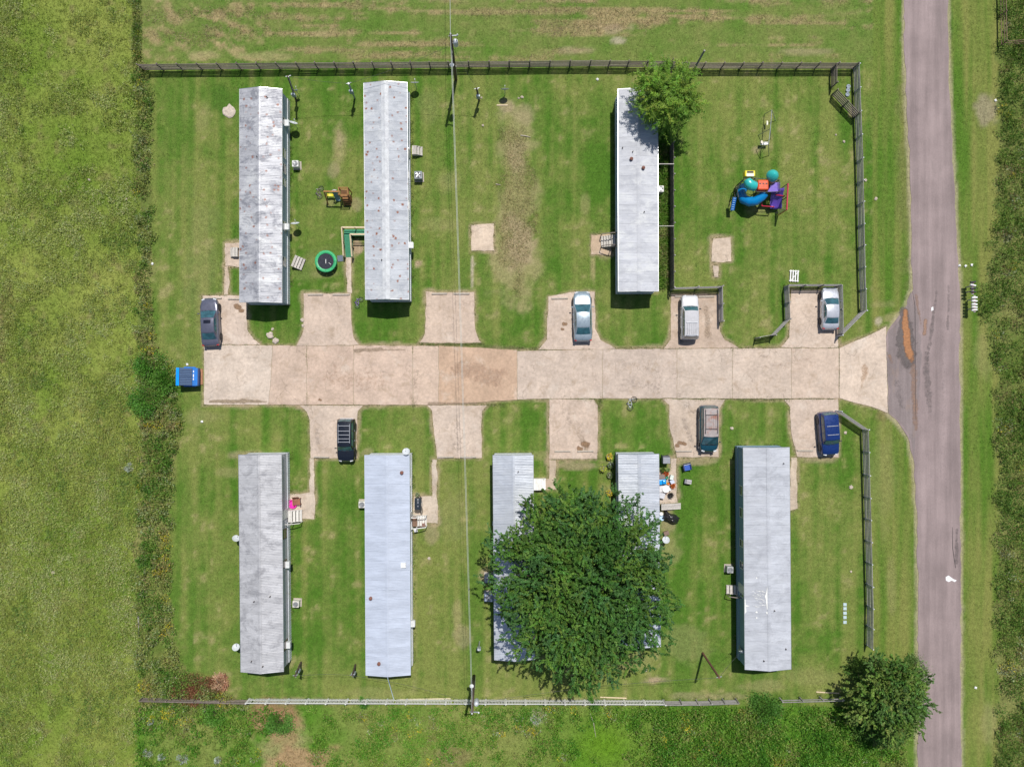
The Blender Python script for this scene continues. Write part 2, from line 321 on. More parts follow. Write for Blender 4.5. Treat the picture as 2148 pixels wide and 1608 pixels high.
def masks(px, py):
    x = px / S; y = py / S; w = (fbm(x, y, 1.2, 5, 3) - .5)
    m = {}
    w4 = fbm(x, y, 4.5, 15, 3) - .5; m['field'] = px < 288 + w * 22 + w4 * 34
    m['strip'] = (~m['field']) & (px < np.interp(py, SL_Y, SL_X) + w * 22) & (py > 118) & (py < 1482)
    m['hay'] = (py < 128) & (px > 287) & (px < 1835 + w * 40)
    m['south'] = (py > 1481 + w * 5) & (px > 287 + w * 12) & (px < 1900 + w * 30)
    m['east'] = px > 2092 + w * 40 - 34 * np.exp(-((py - 640) / 110) ** 2)
    m['verge'] = ((px > 1830) & (px < 1930)) | ((px > 2000) & ~m['east'])
    return m
C3 = lambda *c: np.array(c, float)
DIRT, TAN, BROWN, LUSH, PALE, RUST = C3(.34, .26, .17), C3(.30, .26, .125), C3(.20, .14, .08), C3(.05, .12, .014), C3(.44, .37, .29), C3(.24, .11, .06)
BLOBS = [(1083, 300, 40, 80, TAN, .65), (1085, 430, 44, 110, TAN, .7), (1075, 555, 54, 90, TAN, .75), (1090, 500, 30, 60, DIRT, .6), (1085, 330, 22, 50, DIRT, .4), (1062, 222, 16, 14, DIRT, .6), (1100, 240, 26, 22, DIRT, .35),
    (712, 310, 17, 52, TAN, .6), (700, 355, 14, 20, DIRT, .4), (464, 208, 24, 34, LUSH, .7), (428, 250, 16, 36, TAN, .25), (877, 552, 8, 8, DIRT, .9), (690, 535, 60, 25, TAN, .15), (745, 430, 14, 16, DIRT, .45),
    (690, 425, 14, 8, TAN, .5), (750, 515, 15, 17, DIRT, 1.0), (712, 290, 8, 22, DIRT, .4), (640, 560, 40, 30, TAN, .2), (420, 560, 40, 150, TAN, .2), (1900, 330, 18, 200, BROWN, .25), (1850, 1000, 30, 120, TAN, .2), (1262, 512, 32, 30, DIRT, .75), (1244, 565, 5, 36, TAN, .75), (991, 565, 5, 42, PALE, .8), (1228, 430, 10, 24, TAN, .35), (900, 230, 26, 40, TAN, .2), (940, 380, 26, 24, TAN, .3), (930, 470, 50, 16, TAN, .25),
    (1375, 1425, 26, 11, DIRT, .85), (1330, 1385, 70, 22, TAN, .35), (1440, 1350, 50, 40, TAN, .3), (1600, 1440, 60, 16, TAN, .4), (1500, 1460, 120, 10, DIRT, .4), (1700, 1420, 70, 20, TAN, .2),
    (600, 1560, 66, 60, TAN, .7), (560, 1505, 60, 40, C3(.27, .16, .09), .8), (640, 1595, 75, 40, C3(.33, .21, .12), .75), (590, 1530, 50, 40, C3(.30, .18, .10), .5), (410, 1445, 58, 34, RUST, .75), (462, 1432, 24, 24, C3(.30, .17, .10), .8), (950, 1590, 40, 30, BROWN, .5), (1125, 1505, 12, 16, PALE, .5),
    (1285, 60, 36, 14, DIRT, .7), (1298, 85, 16, 10, PALE, .6), (430, 116, 34, 12, TAN, .8), (680, 70, 30, 10, TAN, .6), (560, 120, 50, 9, TAN, .6), (1210, 106, 40, 9, DIRT, .5), (1690, 108, 60, 9, DIRT, .45),
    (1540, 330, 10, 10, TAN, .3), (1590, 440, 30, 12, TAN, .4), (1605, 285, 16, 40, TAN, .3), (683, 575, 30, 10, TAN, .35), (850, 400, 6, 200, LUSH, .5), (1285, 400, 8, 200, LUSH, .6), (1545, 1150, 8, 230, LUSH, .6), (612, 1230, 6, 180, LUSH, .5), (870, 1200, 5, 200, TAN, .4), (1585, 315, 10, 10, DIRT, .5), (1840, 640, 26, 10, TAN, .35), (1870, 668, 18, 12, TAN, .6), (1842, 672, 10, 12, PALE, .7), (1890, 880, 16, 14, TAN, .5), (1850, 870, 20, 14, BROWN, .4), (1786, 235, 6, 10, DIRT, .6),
    (970, 1335, 20, 26, DIRT, .4), (960, 1290, 10, 30, TAN, .5), (1020, 1205, 16, 16, DIRT, .7), (950, 1080, 40, 60, TAN, .25), (790, 1455, 80, 12, TAN, .25), (905, 1125, 16, 20, DIRT, .45), (1395, 1075, 20, 60, DIRT, .55), (1400, 1150, 26, 40, TAN, .4), (1535, 1190, 9, 12, TAN, .7),
    (520, 955, 40, 9, DIRT, .5), (480, 990, 30, 10, TAN, .35), (430, 875, 40, 18, TAN, .3), (490, 843, 40, 8, DIRT, .7), (770, 950, 12, 10, DIRT, .4), (1120, 955, 70, 10, TAN, .4), (1216, 976, 50, 9, DIRT, .6), (1460, 968, 46, 8, DIRT, .6), (1715, 966, 44, 6, DIRT, .4),
    (1664, 1050, 9, 30, DIRT, .6), (1870, 1230, 10, 60, TAN, .25), (2060, 740, 20, 60, TAN, .25), (2070, 230, 22, 40, C3(.3, .24, .18), .6), (2075, 1520, 25, 60, TAN, .4), (660, 1470, 160, 6, DIRT, .4), (1150, 1466, 160, 6, TAN, .5), (20, 640, 12, 80, BROWN, .3)]
for (bx, by, rx, ry) in ((450, 800, 0, 0),): pass
FRINGE = [p for p, t in PADS] + [[(x, DRIVE_T(x)) for x in JX] + [(x, DRIVE_B(x)) for x in JX[::-1]], APRON] + [p for p, t in WALKS]
def ground_colour(px, py):
    x = px / S; y = -py / S
    n1 = fbm(x, y, 9, 1); n2 = fbm(x, y, 2.6, 2); n3 = fbm(x, y, .8, 3, 3); st = fbm(x, y * .05, .75, 4, 3); sth = fbm(x * .07, y + (n2 - .5) * .3, .55, 6, 2); m = masks(px, py)
    L_ = lambda a, b, t: a[None, :] * (1 - t[:, None]) + b[None, :] * t[:, None]
    t = np.clip(.465 + .10 * np.sin(x * 5.9 + 5 * (n1 - .5) + 1.5 * n2) + 1.5 * (n1 - .5) + .7 * (n2 - .5) + 1.5 * (st - .5) + .9 * (n3 - .5), 0, 1)
    lush = np.exp(-((py - 900) / 70) ** 2) * (px > 700) * .55 + np.exp(-((px - 1460) / 60) ** 2 - ((py - 1010) / 70) ** 2) * .7
    dryz = np.exp(-((px - 950) / 80) ** 2) * (py > 990) * .3 + np.exp(-((py - 1440) / 40) ** 2) * .25 + ((px < 480) & (py < 1480)) * .16
    t = np.clip(t - lush * .32 + dryz, 0, 1)
    c = L_(C3(.064, .142, .016), C3(.164, .194, .049), t)
    c = lerp(c, TAN[None, :], (sst(.62, .82, n3 * .75 + n2 * .25 + .1 * (st - .5)) * .6)[:, None])
    # hay field mown in rows
    rowc = np.hypot(np.maximum(0, 700 - px) * .55, np.maximum(0, py + 160)) + (n2 - .5) * 45; hy = lerp(fbm(x * .5, rowc / S * 1.6, .9, 8, 3), sth, sst(480, 640, px))
    ch = L_(C3(.08, .16, .022), C3(.18, .195, .06), np.clip(n2 * .9 + n3 * .6 - .3, 0, 1)); ch = lerp(ch, C3(.31, .245, .125)[None, :], (sst(.47, .68, hy * .7 + n3 * .3) * (.6 + .3 * sst(.4, .6, n1)))[:, None]); c[m['hay']] = ch[m['hay']]
    # rough pasture
    cf = L_(C3(.12, .195, .024), C3(.235, .262, .062), np.clip(.45 + .9 * (n1 - .5) + .9 * (n2 - .5), 0, 1)); cf = lerp(cf, C3(.2, .16, .08)[None, :], (sst(.6, .8, n3) * .5)[:, None])
    cf = lerp(cf, BROWN[None, :], (sst(14, 3, np.abs(px - 2)) * (np.abs(py - 690) < 70) * .6)[:, None]); c[m['field']] = cf[m['field']]
    cs = L_(C3(.09, .135, .025), C3(.21, .205, .075), np.clip(n2 * 1.6 - .4, 0, 1))
    for k in ('strip', 'east'): c[m[k]] = cs[m[k]]
    cb = L_(C3(.08, .18, .018), C3(.19, .215, .06), np.clip(.3 + 2.2 * (n1 - .5) + n2 - .5, 0, 1)); cb = lerp(cb, C3(.10, .21, .012)[None, :], (np.exp(-((px - 1270) / 70) ** 2 - ((py - 1560) / 60) ** 2) * .9)[:, None]); c[m['south']] = cb[m['south']]
    cv = L_(C3(.075, .15, .018), C3(.18, .195, .052), np.clip(.5 + 2.2 * (st - .5) + .5 * (n2 - .5), 0, 1)); k = m['verge'] & ~m['east']; c[k] = cv[k]
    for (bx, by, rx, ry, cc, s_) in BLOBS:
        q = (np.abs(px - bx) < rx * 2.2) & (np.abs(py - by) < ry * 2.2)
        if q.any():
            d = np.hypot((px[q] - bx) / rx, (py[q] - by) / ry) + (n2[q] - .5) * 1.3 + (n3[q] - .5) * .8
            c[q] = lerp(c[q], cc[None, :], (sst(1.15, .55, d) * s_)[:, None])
    for P in FRINGE:
        xs = [a for a, b in P]; ys = [b for a, b in P]; q = (px > min(xs) - 25) & (px < max(xs) + 25) & (py > min(ys) - 25) & (py < max(ys) + 25)
        d = poly_sd(px[q], py[q], P); c[q] = lerp(c[q], DIRT[None, :], (sst(8, 0, d + (n3[q] - .5) * 9 + (n2[q] - .5) * 14) * .8)[:, None])
    q = (px > 1840) & (px < 2050); d = poly_sd(px[q], py[q], ROAD); c[q] = lerp(c[q], C3(.36, .31, .2)[None, :], (sst(9, 2, d + (n3[q] - .5) * 6) * .75)[:, None])
    return np.clip(c, .008, .9)
fx = np.arange(-62, 62.01, .24); fy = np.arange(-49, 49.01, .24)
gx = np.concatenate([[-1200, -500, -200, -110, -80, -68], fx, [68, 80, 110, 200, 500, 1200]]); gy = np.concatenate([[-1200, -500, -200, -110, -75, -58], fy, [58, 75, 110, 200, 500, 1200]])
X, Y = np.meshgrid(gx, gy); nx, ny = len(gx), len(gy); fX, fY = X.ravel(), Y.ravel()
gcol = ground_colour(fX * S + 1074, 804 - fY * S)
gz = (fbm(fX, fY, 3, 31, 3) - .5) * .03 - .016
me = bpy.data.meshes.new('ground'); me.vertices.add(nx * ny); me.vertices.foreach_set('co', np.stack([fX, fY, gz], 1).ravel().astype(np.float32))
ii, jj = np.meshgrid(np.arange(nx - 1), np.arange(ny - 1)); a0 = (jj * nx + ii).ravel(); Q = np.stack([a0, a0 + 1, a0 + 1 + nx, a0 + nx], 1).astype(np.int32)
me.loops.add(Q.size); me.loops.foreach_set('vertex_index', Q.ravel()); me.polygons.add(len(Q)); me.polygons.foreach_set('loop_start', np.arange(0, Q.size, 4, dtype=np.int32)); me.update(calc_edges=True)
at = me.attributes.new('Col', 'FLOAT_COLOR', 'POINT'); at.data.foreach_set('color', np.concatenate([gcol, np.ones((len(gcol), 1))], 1).ravel().astype(np.float32))
me.materials.append(M_ground); kind(link('ground', me), 'structure')

def ragged(poly, step=.25, amp=.05, seed=0):
    out = []; P = [W(*p) for p in poly]; n = len(P)
    for i in range(n):
        a, b = P[i], P[(i + 1) % n]; d = math.hypot(b[0] - a[0], b[1] - a[1]); k = max(1, int(d / step))
        for j in range(k):
            t = j / k; x = a[0] + (b[0] - a[0]) * t; y = a[1] + (b[1] - a[1]) * t
            q = (float(fbm(np.array([x]), np.array([y]), .9, 40 + seed, 3)[0]) - .5) * 2 * amp * 1.6; q2 = (float(fbm(np.array([x]), np.array([y]), .9, 70 + seed, 3)[0]) - .5) * 2 * amp * 1.6
            out.append((x + q, y + q2))
    return out
def slab(name, poly, tint, z1=.03, parent=None, amp=.06, z0=-.06):
    o = MB().prism(ragged(poly, .25, amp), z0, z1).build(name, M_conc, parent); o.color = (*tint, 1); return o
lane = MB().prism([W(x, DRIVE_T(x) + 3) for x in JX] + [W(x, DRIVE_B(x) - 3) for x in JX[::-1]], -.07, .012).build('driveway', pm('joint_soil', (.32, .265, .19), .95, var=.4, scale=9)); kind(lane, 'structure')
for i in range(len(JX) - 1):
    g = .5; a, b = JX[i] + g, JX[i + 1] - g; sk = -8 if i == 0 else 0; skl = -8 if i == 1 else 0
    slab('slab', [(a, DRIVE_T(JX[i])), (b, DRIVE_T(JX[i + 1] - 1)), (b + sk, DRIVE_B(JX[i + 1] - 1)), (a + skl, DRIVE_B(JX[i] + 1))], TINT[i], .03 + .003 * (i % 3), lane, .045)
slab('slab', APRON, (.565, .46, .37), .032, lane, .03)
for i, (p, t) in enumerate(PADS): kind(slab('parking_pad', p, t, .02 + .002 * (i % 2)), 'structure')
for i, (p, t) in enumerate(WALKS): kind(slab('walkway', p, t, .016 + .0025 * (i % 3), amp=.09), 'structure')
M_road = asphalt_mat('chip_seal_asphalt', (.265, .209, .203), (.19, .157, .15))
rl = []
kind(MB().prism(ragged(ROAD, .6, .12), -.08, .012).build('road', M_road), 'structure')
M_patch = asphalt_mat('patched_asphalt', (.225, .185, .18), (.27, .18, .12))
PATCH = [(1912, 612), (1899, 650), (1880, 675), (1863, 700), (1865, 862), (1882, 880), (1908, 914), (1914, 960), (1924, 860), (1932, 740), (1928, 660)]
kind(MB().prism(ragged(PATCH, .4, .2, 3), -.05, .017).build('asphalt_patch', M_patch), 'structure')
def flat_blob(name, pts, z, mat, amp=.15, seed=0): return kind(MB().prism(ragged(pts, .2, amp, seed), z - .012, z).build(name, mat), 'structure')
DM = decal_mat('damp_road_film', (.11, .09, .085), .6); MUD = decal_mat('orange_mud', (.36, .165, .07), .8, 4, .4); SMR = decal_mat('mud_film', (.32, .20, .14), .9, 4); TYM = decal_mat('tyre_mark_film', (.16, .135, .13), .9, 3)
decal('wet_road_edge', [(1896, 655, 12, .9), (1898, 700, 20, 1), (1903, 740, 24, 1), (1906, 760, 20, .7)], .0212, DM, 1)
decal('mud_patch', [(1899, 652, 7, .8), (1900, 690, 10, 1.0), (1903, 720, 10, 1.0), (1909, 745, 10, .75), (1913, 758, 7, .5)], .0255, MUD, 2)
decal('mud_smear', [(1916, 770, 10, .5), (1918, 850, 10, .55), (1922, 900, 8, .45)], .0235, SMR, 3); decal('mud_smear', [(1941, 672, 5, .7), (1940, 700, 6, .7)], .0206, SMR, 4); decal('mud_smear', [(1922, 620, 5, .5), (1926, 650, 5, .5), (1932, 680, 4, .4)], .0206, SMR, 5); decal('mud_smear', [(1866, 745, 6, .6), (1870, 760, 6, .4)], .022, SMR, 6)
for k, a in enumerate(([(1965, 610, 5, .4), (1955, 680, 6, .5), (1945, 760, 6, .4)], [(1990, 600, 4, .4), (1988, 690, 5, .45)], [(1943, 740, 10, .4), (1945, 800, 12, .5), (1950, 860, 12, .4)], [(1880, 800, 10, .35), (1890, 850, 12, .4)], [(1975, 700, 8, .3), (1980, 860, 10, .3), (1975, 1000, 8, .25)], [(2007, 1110, 5, .5), (2006, 1180, 6, .5)])): decal('tyre_mark', a, .0195 + .0003 * k, TYM, 20 + k)
decal('sand_spill', [(1813, 768, 10, .42), (1815, 782, 11, .46), (1808, 800, 6, .4), (1807, 812, 5, .38)], .038, decal_mat('sand_film', (.36, .21, .10), .95, 9), 7, .05)
DST = decal_mat('dirt_film', (.30, .23, .16), .95, 6); GRY = decal_mat('grey_grime', (.26, .225, .2), .9, 4); PNK = decal_mat('tan_stain', (.44, .30, .21), .9, 3)
for k, a in enumerate(([(800, 732, 5, .6), (745, 735, 6, .6), (850, 733, 3, .5)], [(960, 775, 30, .45), (1040, 790, 30, .5)], [(700, 790, 40, .35), (790, 800, 40, .35)], [(440, 842, 4, .7), (520, 841, 6, .8), (560, 842, 3, .6)], [(1300, 760, 24, .3), (1400, 790, 24, .3)], [(1560, 770, 24, .25), (1700, 760, 20, .3)], [(1380, 812, 20, .35), (1300, 800, 16, .3)], [(900, 846, 5, .6), (1000, 846, 5, .5)])): decal('dirt_film', a, .0405 + .0004 * k, (DST, PNK, PNK, DST, GRY, PNK, GRY, DST)[k], 40 + k, .12)
for k, a in enumerate(([(730, 905, 8, .4), (735, 950, 8, .4)], [(665, 900, 10, .35), (668, 930, 8, .4)], [(1435, 880, 10, .4), (1450, 925, 8, .4)], [(1480, 640, 10, .4), (1485, 700, 12, .5)], [(1425, 660, 6, .4), (1430, 715, 10, .5)], [(690, 650, 12, .25), (700, 690, 14, .3)], [(950, 650, 14, .25), (945, 700, 12, .3)], [(1200, 880, 14, .25), (1230, 940, 10, .5)])): decal('grey_grime', a, .0268 + .0003 * k, GRY if k not in (7, 3) else DST, 60 + k, .12)
flat_blob('white_paint_mark', [(1984, 1209), (1990, 1206), (1995, 1210), (2000, 1214), (2007, 1216), (2003, 1220), (1996, 1217), (1990, 1220), (1984, 1217)], .0165, pm('road_paint', (.75, .75, .75), .6), .03, 6)
flat_blob('white_paint_mark', [(1953, 645), (1957, 643), (1958, 650), (1953, 652)], .0165, pm('road_paint', (.75, .75, .75), .6), .02, 7)
M_oil = decal_mat('rusty_stain', (.25, .155, .09), .9, 5)
for k, (cx, cy, r_) in enumerate(((500, 643, 9), (507, 651, 7), (1428, 928, 9), (1421, 934, 6), (1436, 930, 6), (1228, 930, 12), (1217, 940, 8), (1180, 690, 5), (1184, 679, 7), (672, 838, 5))): decal('oil_stain', [(cx - r_ * .3, cy, r_ * .8, .75), (cx + r_ * .3, cy + 1, r_ * .7, .75)], .0285 + .0002 * k if cy < 835 or cy > 840 else .044, M_oil, 10 + k, .06)
# cracked road edge
for pts in ([(1998, 1105), (1999, 1150), (2004, 1190)], [(1915, 612), (1919, 640), (1920, 690), (1921, 760), (1920, 830), (1922, 880)]):
    m = MB(); q = [W3(x + random.uniform(-1, 1), y, .0135) for x, y in pts]; m.tube([(a, b, .019) for a, b, _ in q], [.015, .028, .025, .02, .02, .015][:len(q)], 5); kind(m.build('tar_seam', pm('tar', (.07, .06, .06), .8)), 'structure')
M_stop = pm('wheel_stop_concrete', (.42, .37, .31), .9, var=.2, scale=8, bmp=.4)

# ---------------------------------------------------------------- ground cover
def pick(n, x0, x1, y0, y1): return rng.uniform(x0, x1, n), rng.uniform(y0, y1, n)
OBST = [p for p in FRINGE] + [ROAD]
def on_hard(px, py, pad=0):
    r = np.zeros(len(px), bool)
    for P in OBST:
        xs = [a for a, b in P]; ys = [b for a, b in P]; q = (px > min(xs) - 3) & (px < max(xs) + 3) & (py > min(ys) - 3) & (py < max(ys) + 3)
        if q.any(): r[np.where(q)[0]] |= poly_sd(px[q], py[q], P) < pad
    return r
def tufts(name, px, py, nl, ln, wd, colr, zup=.5, spread=.06, label=None):
    n = len(px); x, y = (px - 1074) / S, (804 - py) / S
    C = np.repeat(np.stack([x, y, np.zeros(n)], 1), nl, 0); k = n * nl
    A = rdir(k, .05, 1.0); A[:, 2] *= zup / .5; C[:, :2] += rng.normal(0, spread, (k, 2)); C[:, 2] = -.02
    o = leaves(name, C, A, rdir(k), np.repeat(ln, nl) * rng.uniform(.6, 1.3, k) if np.ndim(ln) else ln * rng.uniform(.5, 1.4, k), wd * rng.uniform(.7, 1.3, k), jit(np.repeat(colr, nl, 0), k, .5, .12), tri=True)
    tag(o, label or name, 'grass'); kind(o, 'stuff'); return o
def shrubs(name, px, py, hgt, nl, leaf, colr, rad=.35, label=None, zlow=.1):
    n = len(px); x, y = (px - 1074) / S, (804 - py) / S; k = n * nl
    D = rdir(k, -.15, 1.0); hh = np.repeat(hgt, nl); rr = np.repeat(np.broadcast_to(rad, n), nl); f = rng.uniform(.35, 1, k) ** .6
    C = np.repeat(np.stack([x, y, np.zeros(n)], 1), nl, 0) + np.stack([D[:, 0] * rr * f, D[:, 1] * rr * f, np.maximum(.02, (zlow + (1 - zlow) * np.clip(D[:, 2], 0, 1) * f) * hh)], 1)
    A = D + rdir(k) * .7 + np.array([0, 0, .1]); Nn = rdir(k, .2, 1)
    return leaves(name, C, A, Nn, leaf * rng.uniform(.6, 1.5, k), leaf * .5 * rng.uniform(.7, 1.4, k), jit(np.repeat(colr, nl, 0) * 1.45, k, .3, .12))
def palette(n, opts):
    w = np.array([o[0] for o in opts], float); idx = rng.choice(len(opts), n, p=w / w.sum()); return np.array([o[1] for o in opts])[idx]
def palette_sp(px, py, opts, scale=1.6, seed=0, mixup=.35):
    w = np.cumsum([o[0] for o in opts]); w = w / w[-1]; v = fbm(px / S, py / S, scale, 300 + seed, 3); r_ = np.argsort(np.argsort(v)) / max(1, len(v) - 1)
    r_ = np.clip(r_ + rng.normal(0, .06, len(v)), 0, .9999); q = rng.random(len(v)) < mixup; r_[q] = rng.random(q.sum()); return np.array([o[1] for o in opts])[np.searchsorted(w, r_)]
# mown lawn: short blades
px, py = pick(135000, 290, 2095, -60, 1480); m = masks(px, py); q = ~(m['field'] | m['strip'] | m['east'] | m['south'] | on_hard(px, py, 1)); px, py = px[q], py[q]
gc = ground_colour(px, py) * np.array([1.15, 1.15, 1.05]); tufts('lawn_grass', px, py, 3, .085, .035, gc, .4, .05, 'short mown green grass blades of the lawns')
# edge grass creeping over the concrete
ex, ey = [], []
for P in FRINGE:
    n = len(P)
    for i in range(n):
        (x0, y0), (x1, y1) = P[i], P[(i + 1) % n]; k = int(math.hypot(x1 - x0, y1 - y0) * .9)
        t = rng.uniform(0, 1, k); w = fbm(np.array((x0 + (x1 - x0) * t) / 12), np.array((y0 + (y1 - y0) * t) / 12), 1, 9, 2) > .47
        ex.append((x0 + (x1 - x0) * t + rng.normal(0, 1.1, k))[w]); ey.append((y0 + (y1 - y0) * t + rng.normal(0, 1.1, k))[w])
def line_grass(x0, y0, x1, y1, n, s_=1.2): t = rng.uniform(0, 1, n); ex.append(x0 + (x1 - x0) * t + rng.normal(0, s_, n)); ey.append(y0 + (y1 - y0) * t + rng.normal(0, s_, n))
for a in ((644, 727, 644, 768, 130), (866, 728, 866, 742, 70), (645, 826, 646, 846, 110, 2), (867, 836, 866, 850, 90, 2), (1085, 738, 1085, 760, 10), (880, 722, 1015, 722, 520, 2), (1015, 727, 1150, 732, 300, 2.2), (1262, 824, 1256, 858, 160, 3), (1210, 838, 1250, 838, 160, 2), (1536, 730, 1536, 745, 80, 2), (1280, 731, 1400, 731, 160, 1.5), (1545, 731, 1650, 730, 170, 1.4), (1455, 836, 1490, 838, 120, 2), (1545, 836, 1640, 836, 260, 2.5), (1640, 834, 1660, 842, 60, 2), (660, 849, 770, 849, 120, 1.5), (1420, 731, 1440, 731, 40, 1), (1680, 730, 1750, 730, 30, .8), (1690, 835, 1750, 835, 50, .8), (1150, 835, 1210, 836, 50, 1), (1320, 836, 1400, 836, 90, 1.5), (1536, 750, 1535, 834, 40, .6), (1006, 850, 1060, 848, 120, 2), (428, 960, 428, 961, 1)): line_grass(*a)
px, py = np.concatenate(ex), np.concatenate(ey); o = tufts('edge_grass', px, py, 4, .11, .035, palette(len(px), [(3, (.12, .19, .04)), (3, (.19, .21, .075)), (2, (.32, .28, .15))]), .25, .07, 'ragged grass tufts along the concrete edges and joints'); o.location.z = .02
# pasture on the west side
px, py = pick(52000, -110, 292, -120, 1740); m = masks(px, py); d = fbm(px / S, py / S, 5, 21) * .5 + fbm(px / S, py / S, 1.3, 22) * .5; south = sst(200, 900, py) * .10
q = m['field'] & (d + south > rng.uniform(.475, .56, len(px))); px, py = px[q], py[q]; n = len(px)
pc = palette_sp(px, py, [(1, (.10, .165, .035)), (4, (.17, .205, .046)), (4, (.235, .272, .085)), (1.8, (.28, .305, .13))], 2.5, 3, .3)
o = shrubs('pasture_weeds', px, py, rng.uniform(.12, .34, n), 8, .115, pc, rng.uniform(.12, .3, n), zlow=.45); tag(o, 'pale green weed clumps covering the rough pasture', 'weeds'); kind(o, 'stuff')
px, py = pick(42000, -110, 292, -120, 1740); q = masks(px, py)['field']; px, py = px[q], py[q]; tufts('pasture_grass', px, py, 4, .2, .04, ground_colour(px, py) * 1.05, .6, .1, 'rough uncut pasture grass left of the homes')
# overgrown strips
def weedy(name, px, py, pal, hlo, hhi, nl, leaf, label, rlo=.18, rhi=.42):
    n = len(px); o = shrubs(name, px, py, rng.uniform(hlo, hhi, n), nl, leaf, palette_sp(px, py, pal, 1.5, len(name)), rng.uniform(rlo, rhi, n)); tag(o, label, 'weeds'); kind(o, 'stuff'); return o
PALW = [(2, (.06, .14, .018)), (3, (.11, .175, .03)), (1.4, (.20, .235, .11)), (4, (.18, .205, .055)), (1.2, (.21, .185, .075)), (.15, (.34, .29, .02))]
px, py = pick(9500, 270, 530, 110, 1485); m = masks(px, py); q = m['strip'] & (fbm(px / S, py / S, 2.2, 51) + fbm(px / S, py / S, .8, 52) > .78); weedy('overgrown_strip', px[q], py[q], PALW, .25, 1.3, 28, .15, 'tall mixed weeds in the overgrown strip beside the pasture')
px, py = pick(2600, 282, 294, -150, 130); weedy('field_edge_weeds', px[:420], py[:420], PALW, .2, .6, 20, .12, 'thin line of weeds between pasture and hay field')
PALS = [(4, (.06, .165, .015)), (4, (.10, .205, .022)), (3, (.15, .215, .04)), (1, (.17, .17, .06)), (.3, (.22, .25, .14)), (.06, (.38, .33, .03))]
px, py = pick(11500, 285, 1930, 1480, 1800); m = masks(px, py); dry = np.exp(-((px - 610) / 80) ** 2 - ((py - 1555) / 75) ** 2) + .8 * np.exp(-((px - 1270) / 60) ** 2 - ((py - 1560) / 60) ** 2)
q = m['south'] & (fbm(px / S, py / S, 2.6, 53) + fbm(px / S, py / S, .9, 54) > .86 + .5 * dry - .08 * (px > 1300)); weedy('southern_weeds', px[q], py[q], PALS, .25, .85, 24, .15, 'dense green weeds below the white picket fence')
px, py = pick(2600, 1330, 1930, 1486, 1780); q = masks(px, py)['south'] & (fbm(px / S, py / S, 2.0, 57) > .42); weedy('tall_southern_weeds', px[q], py[q], [(3, (.05, .145, .014)), (3, (.085, .19, .02)), (2, (.13, .205, .035)), (1, (.16, .185, .05))], .6, 1.5, 34, .17, 'tall lush weeds below the fence gap at lower right', .3, .65)
px, py = pick(16000, 285, 1930, 1478, 1800); q = masks(px, py)['south']; px, py = px[q], py[q]; tufts('southern_grass', px, py, 4, .28, .045, ground_colour(px, py) * 1.1, .7, .1, 'long uncut grass below the white picket fence')
PALE_ = [(4, (.055, .115, .016)), (4, (.09, .155, .024)), (2, (.145, .18, .045)), (.8, (.14, .11, .05)), (.08, (.36, .32, .04)), (.3, (.22, .25, .15))]
px, py = pick(9500, 2045, 2330, -150, 1760); m = masks(px, py); q = m['east'] & (fbm(px / S, py / S, 2.0, 55) + fbm(px / S, py / S, .8, 56) > .68); weedy('roadside_thicket', px[q], py[q], PALE_, .4, 1.5, 28, .15, 'tangled roadside thicket along the right edge', .25, .55)
px, py = pick(520, 1383, 1402, 270, 605); weedy('weeds_behind_home', px, py, [(4, (.08, .17, .02)), (2, (.13, .19, .04)), (1, (.2, .2, .08))], .2, .6, 26, .12, 'green weeds squeezed between white home and privacy fence', .12, .3)
px, py = pick(2600, 340, 520, 1395, 1480); q = np.hypot((px - 412) / 50, (py - 1446) / 30) < 1; weedy('reddish_weeds', px[q][:420], py[q][:420], [(3, (.17, .075, .04)), (2, (.14, .12, .05)), (1, (.10, .14, .03))], .2, .6, 24, .13, 'reddish brown dying weeds by the lower left fence end')
# hay left in rows on the mown field
px, py = pick(30000, 295, 1830, -120, 126); x, y = px / S, -py / S; hy = fbm(x * .07, y + (fbm(x, y, 2.6, 2) - .5) * .3, .55, 6, 2) * .7 + fbm(x, y, .8, 3, 3) * .3; q = (hy > .57) & (px > 300); px, py = px[q][:9000], py[q][:9000]
tufts('hay_windrows', px, py, 4, .25, .03, palette(len(px), [(3, (.40, .32, .18)), (2, (.30, .25, .13)), (1, (.16, .19, .06))]), .25, .18, 'dry cut hay lying in rows on the mown field')
px, py = pick(9000, 1030, 1140, 200, 660); d = np.hypot((px - 1082) / 46, (py - 430) / 220); q = d + fbm(px / S, py / S, 1.5, 61) * .9 < 1.25; px, py = px[q][:3600], py[q][:3600]
tufts('dead_grass', px, py, 4, .16, .03, palette(len(px), [(3, (.36, .29, .15)), (2, (.24, .22, .09)), (2, (.13, .17, .04))]), .3, .12, 'dry brown grass on the empty lot')

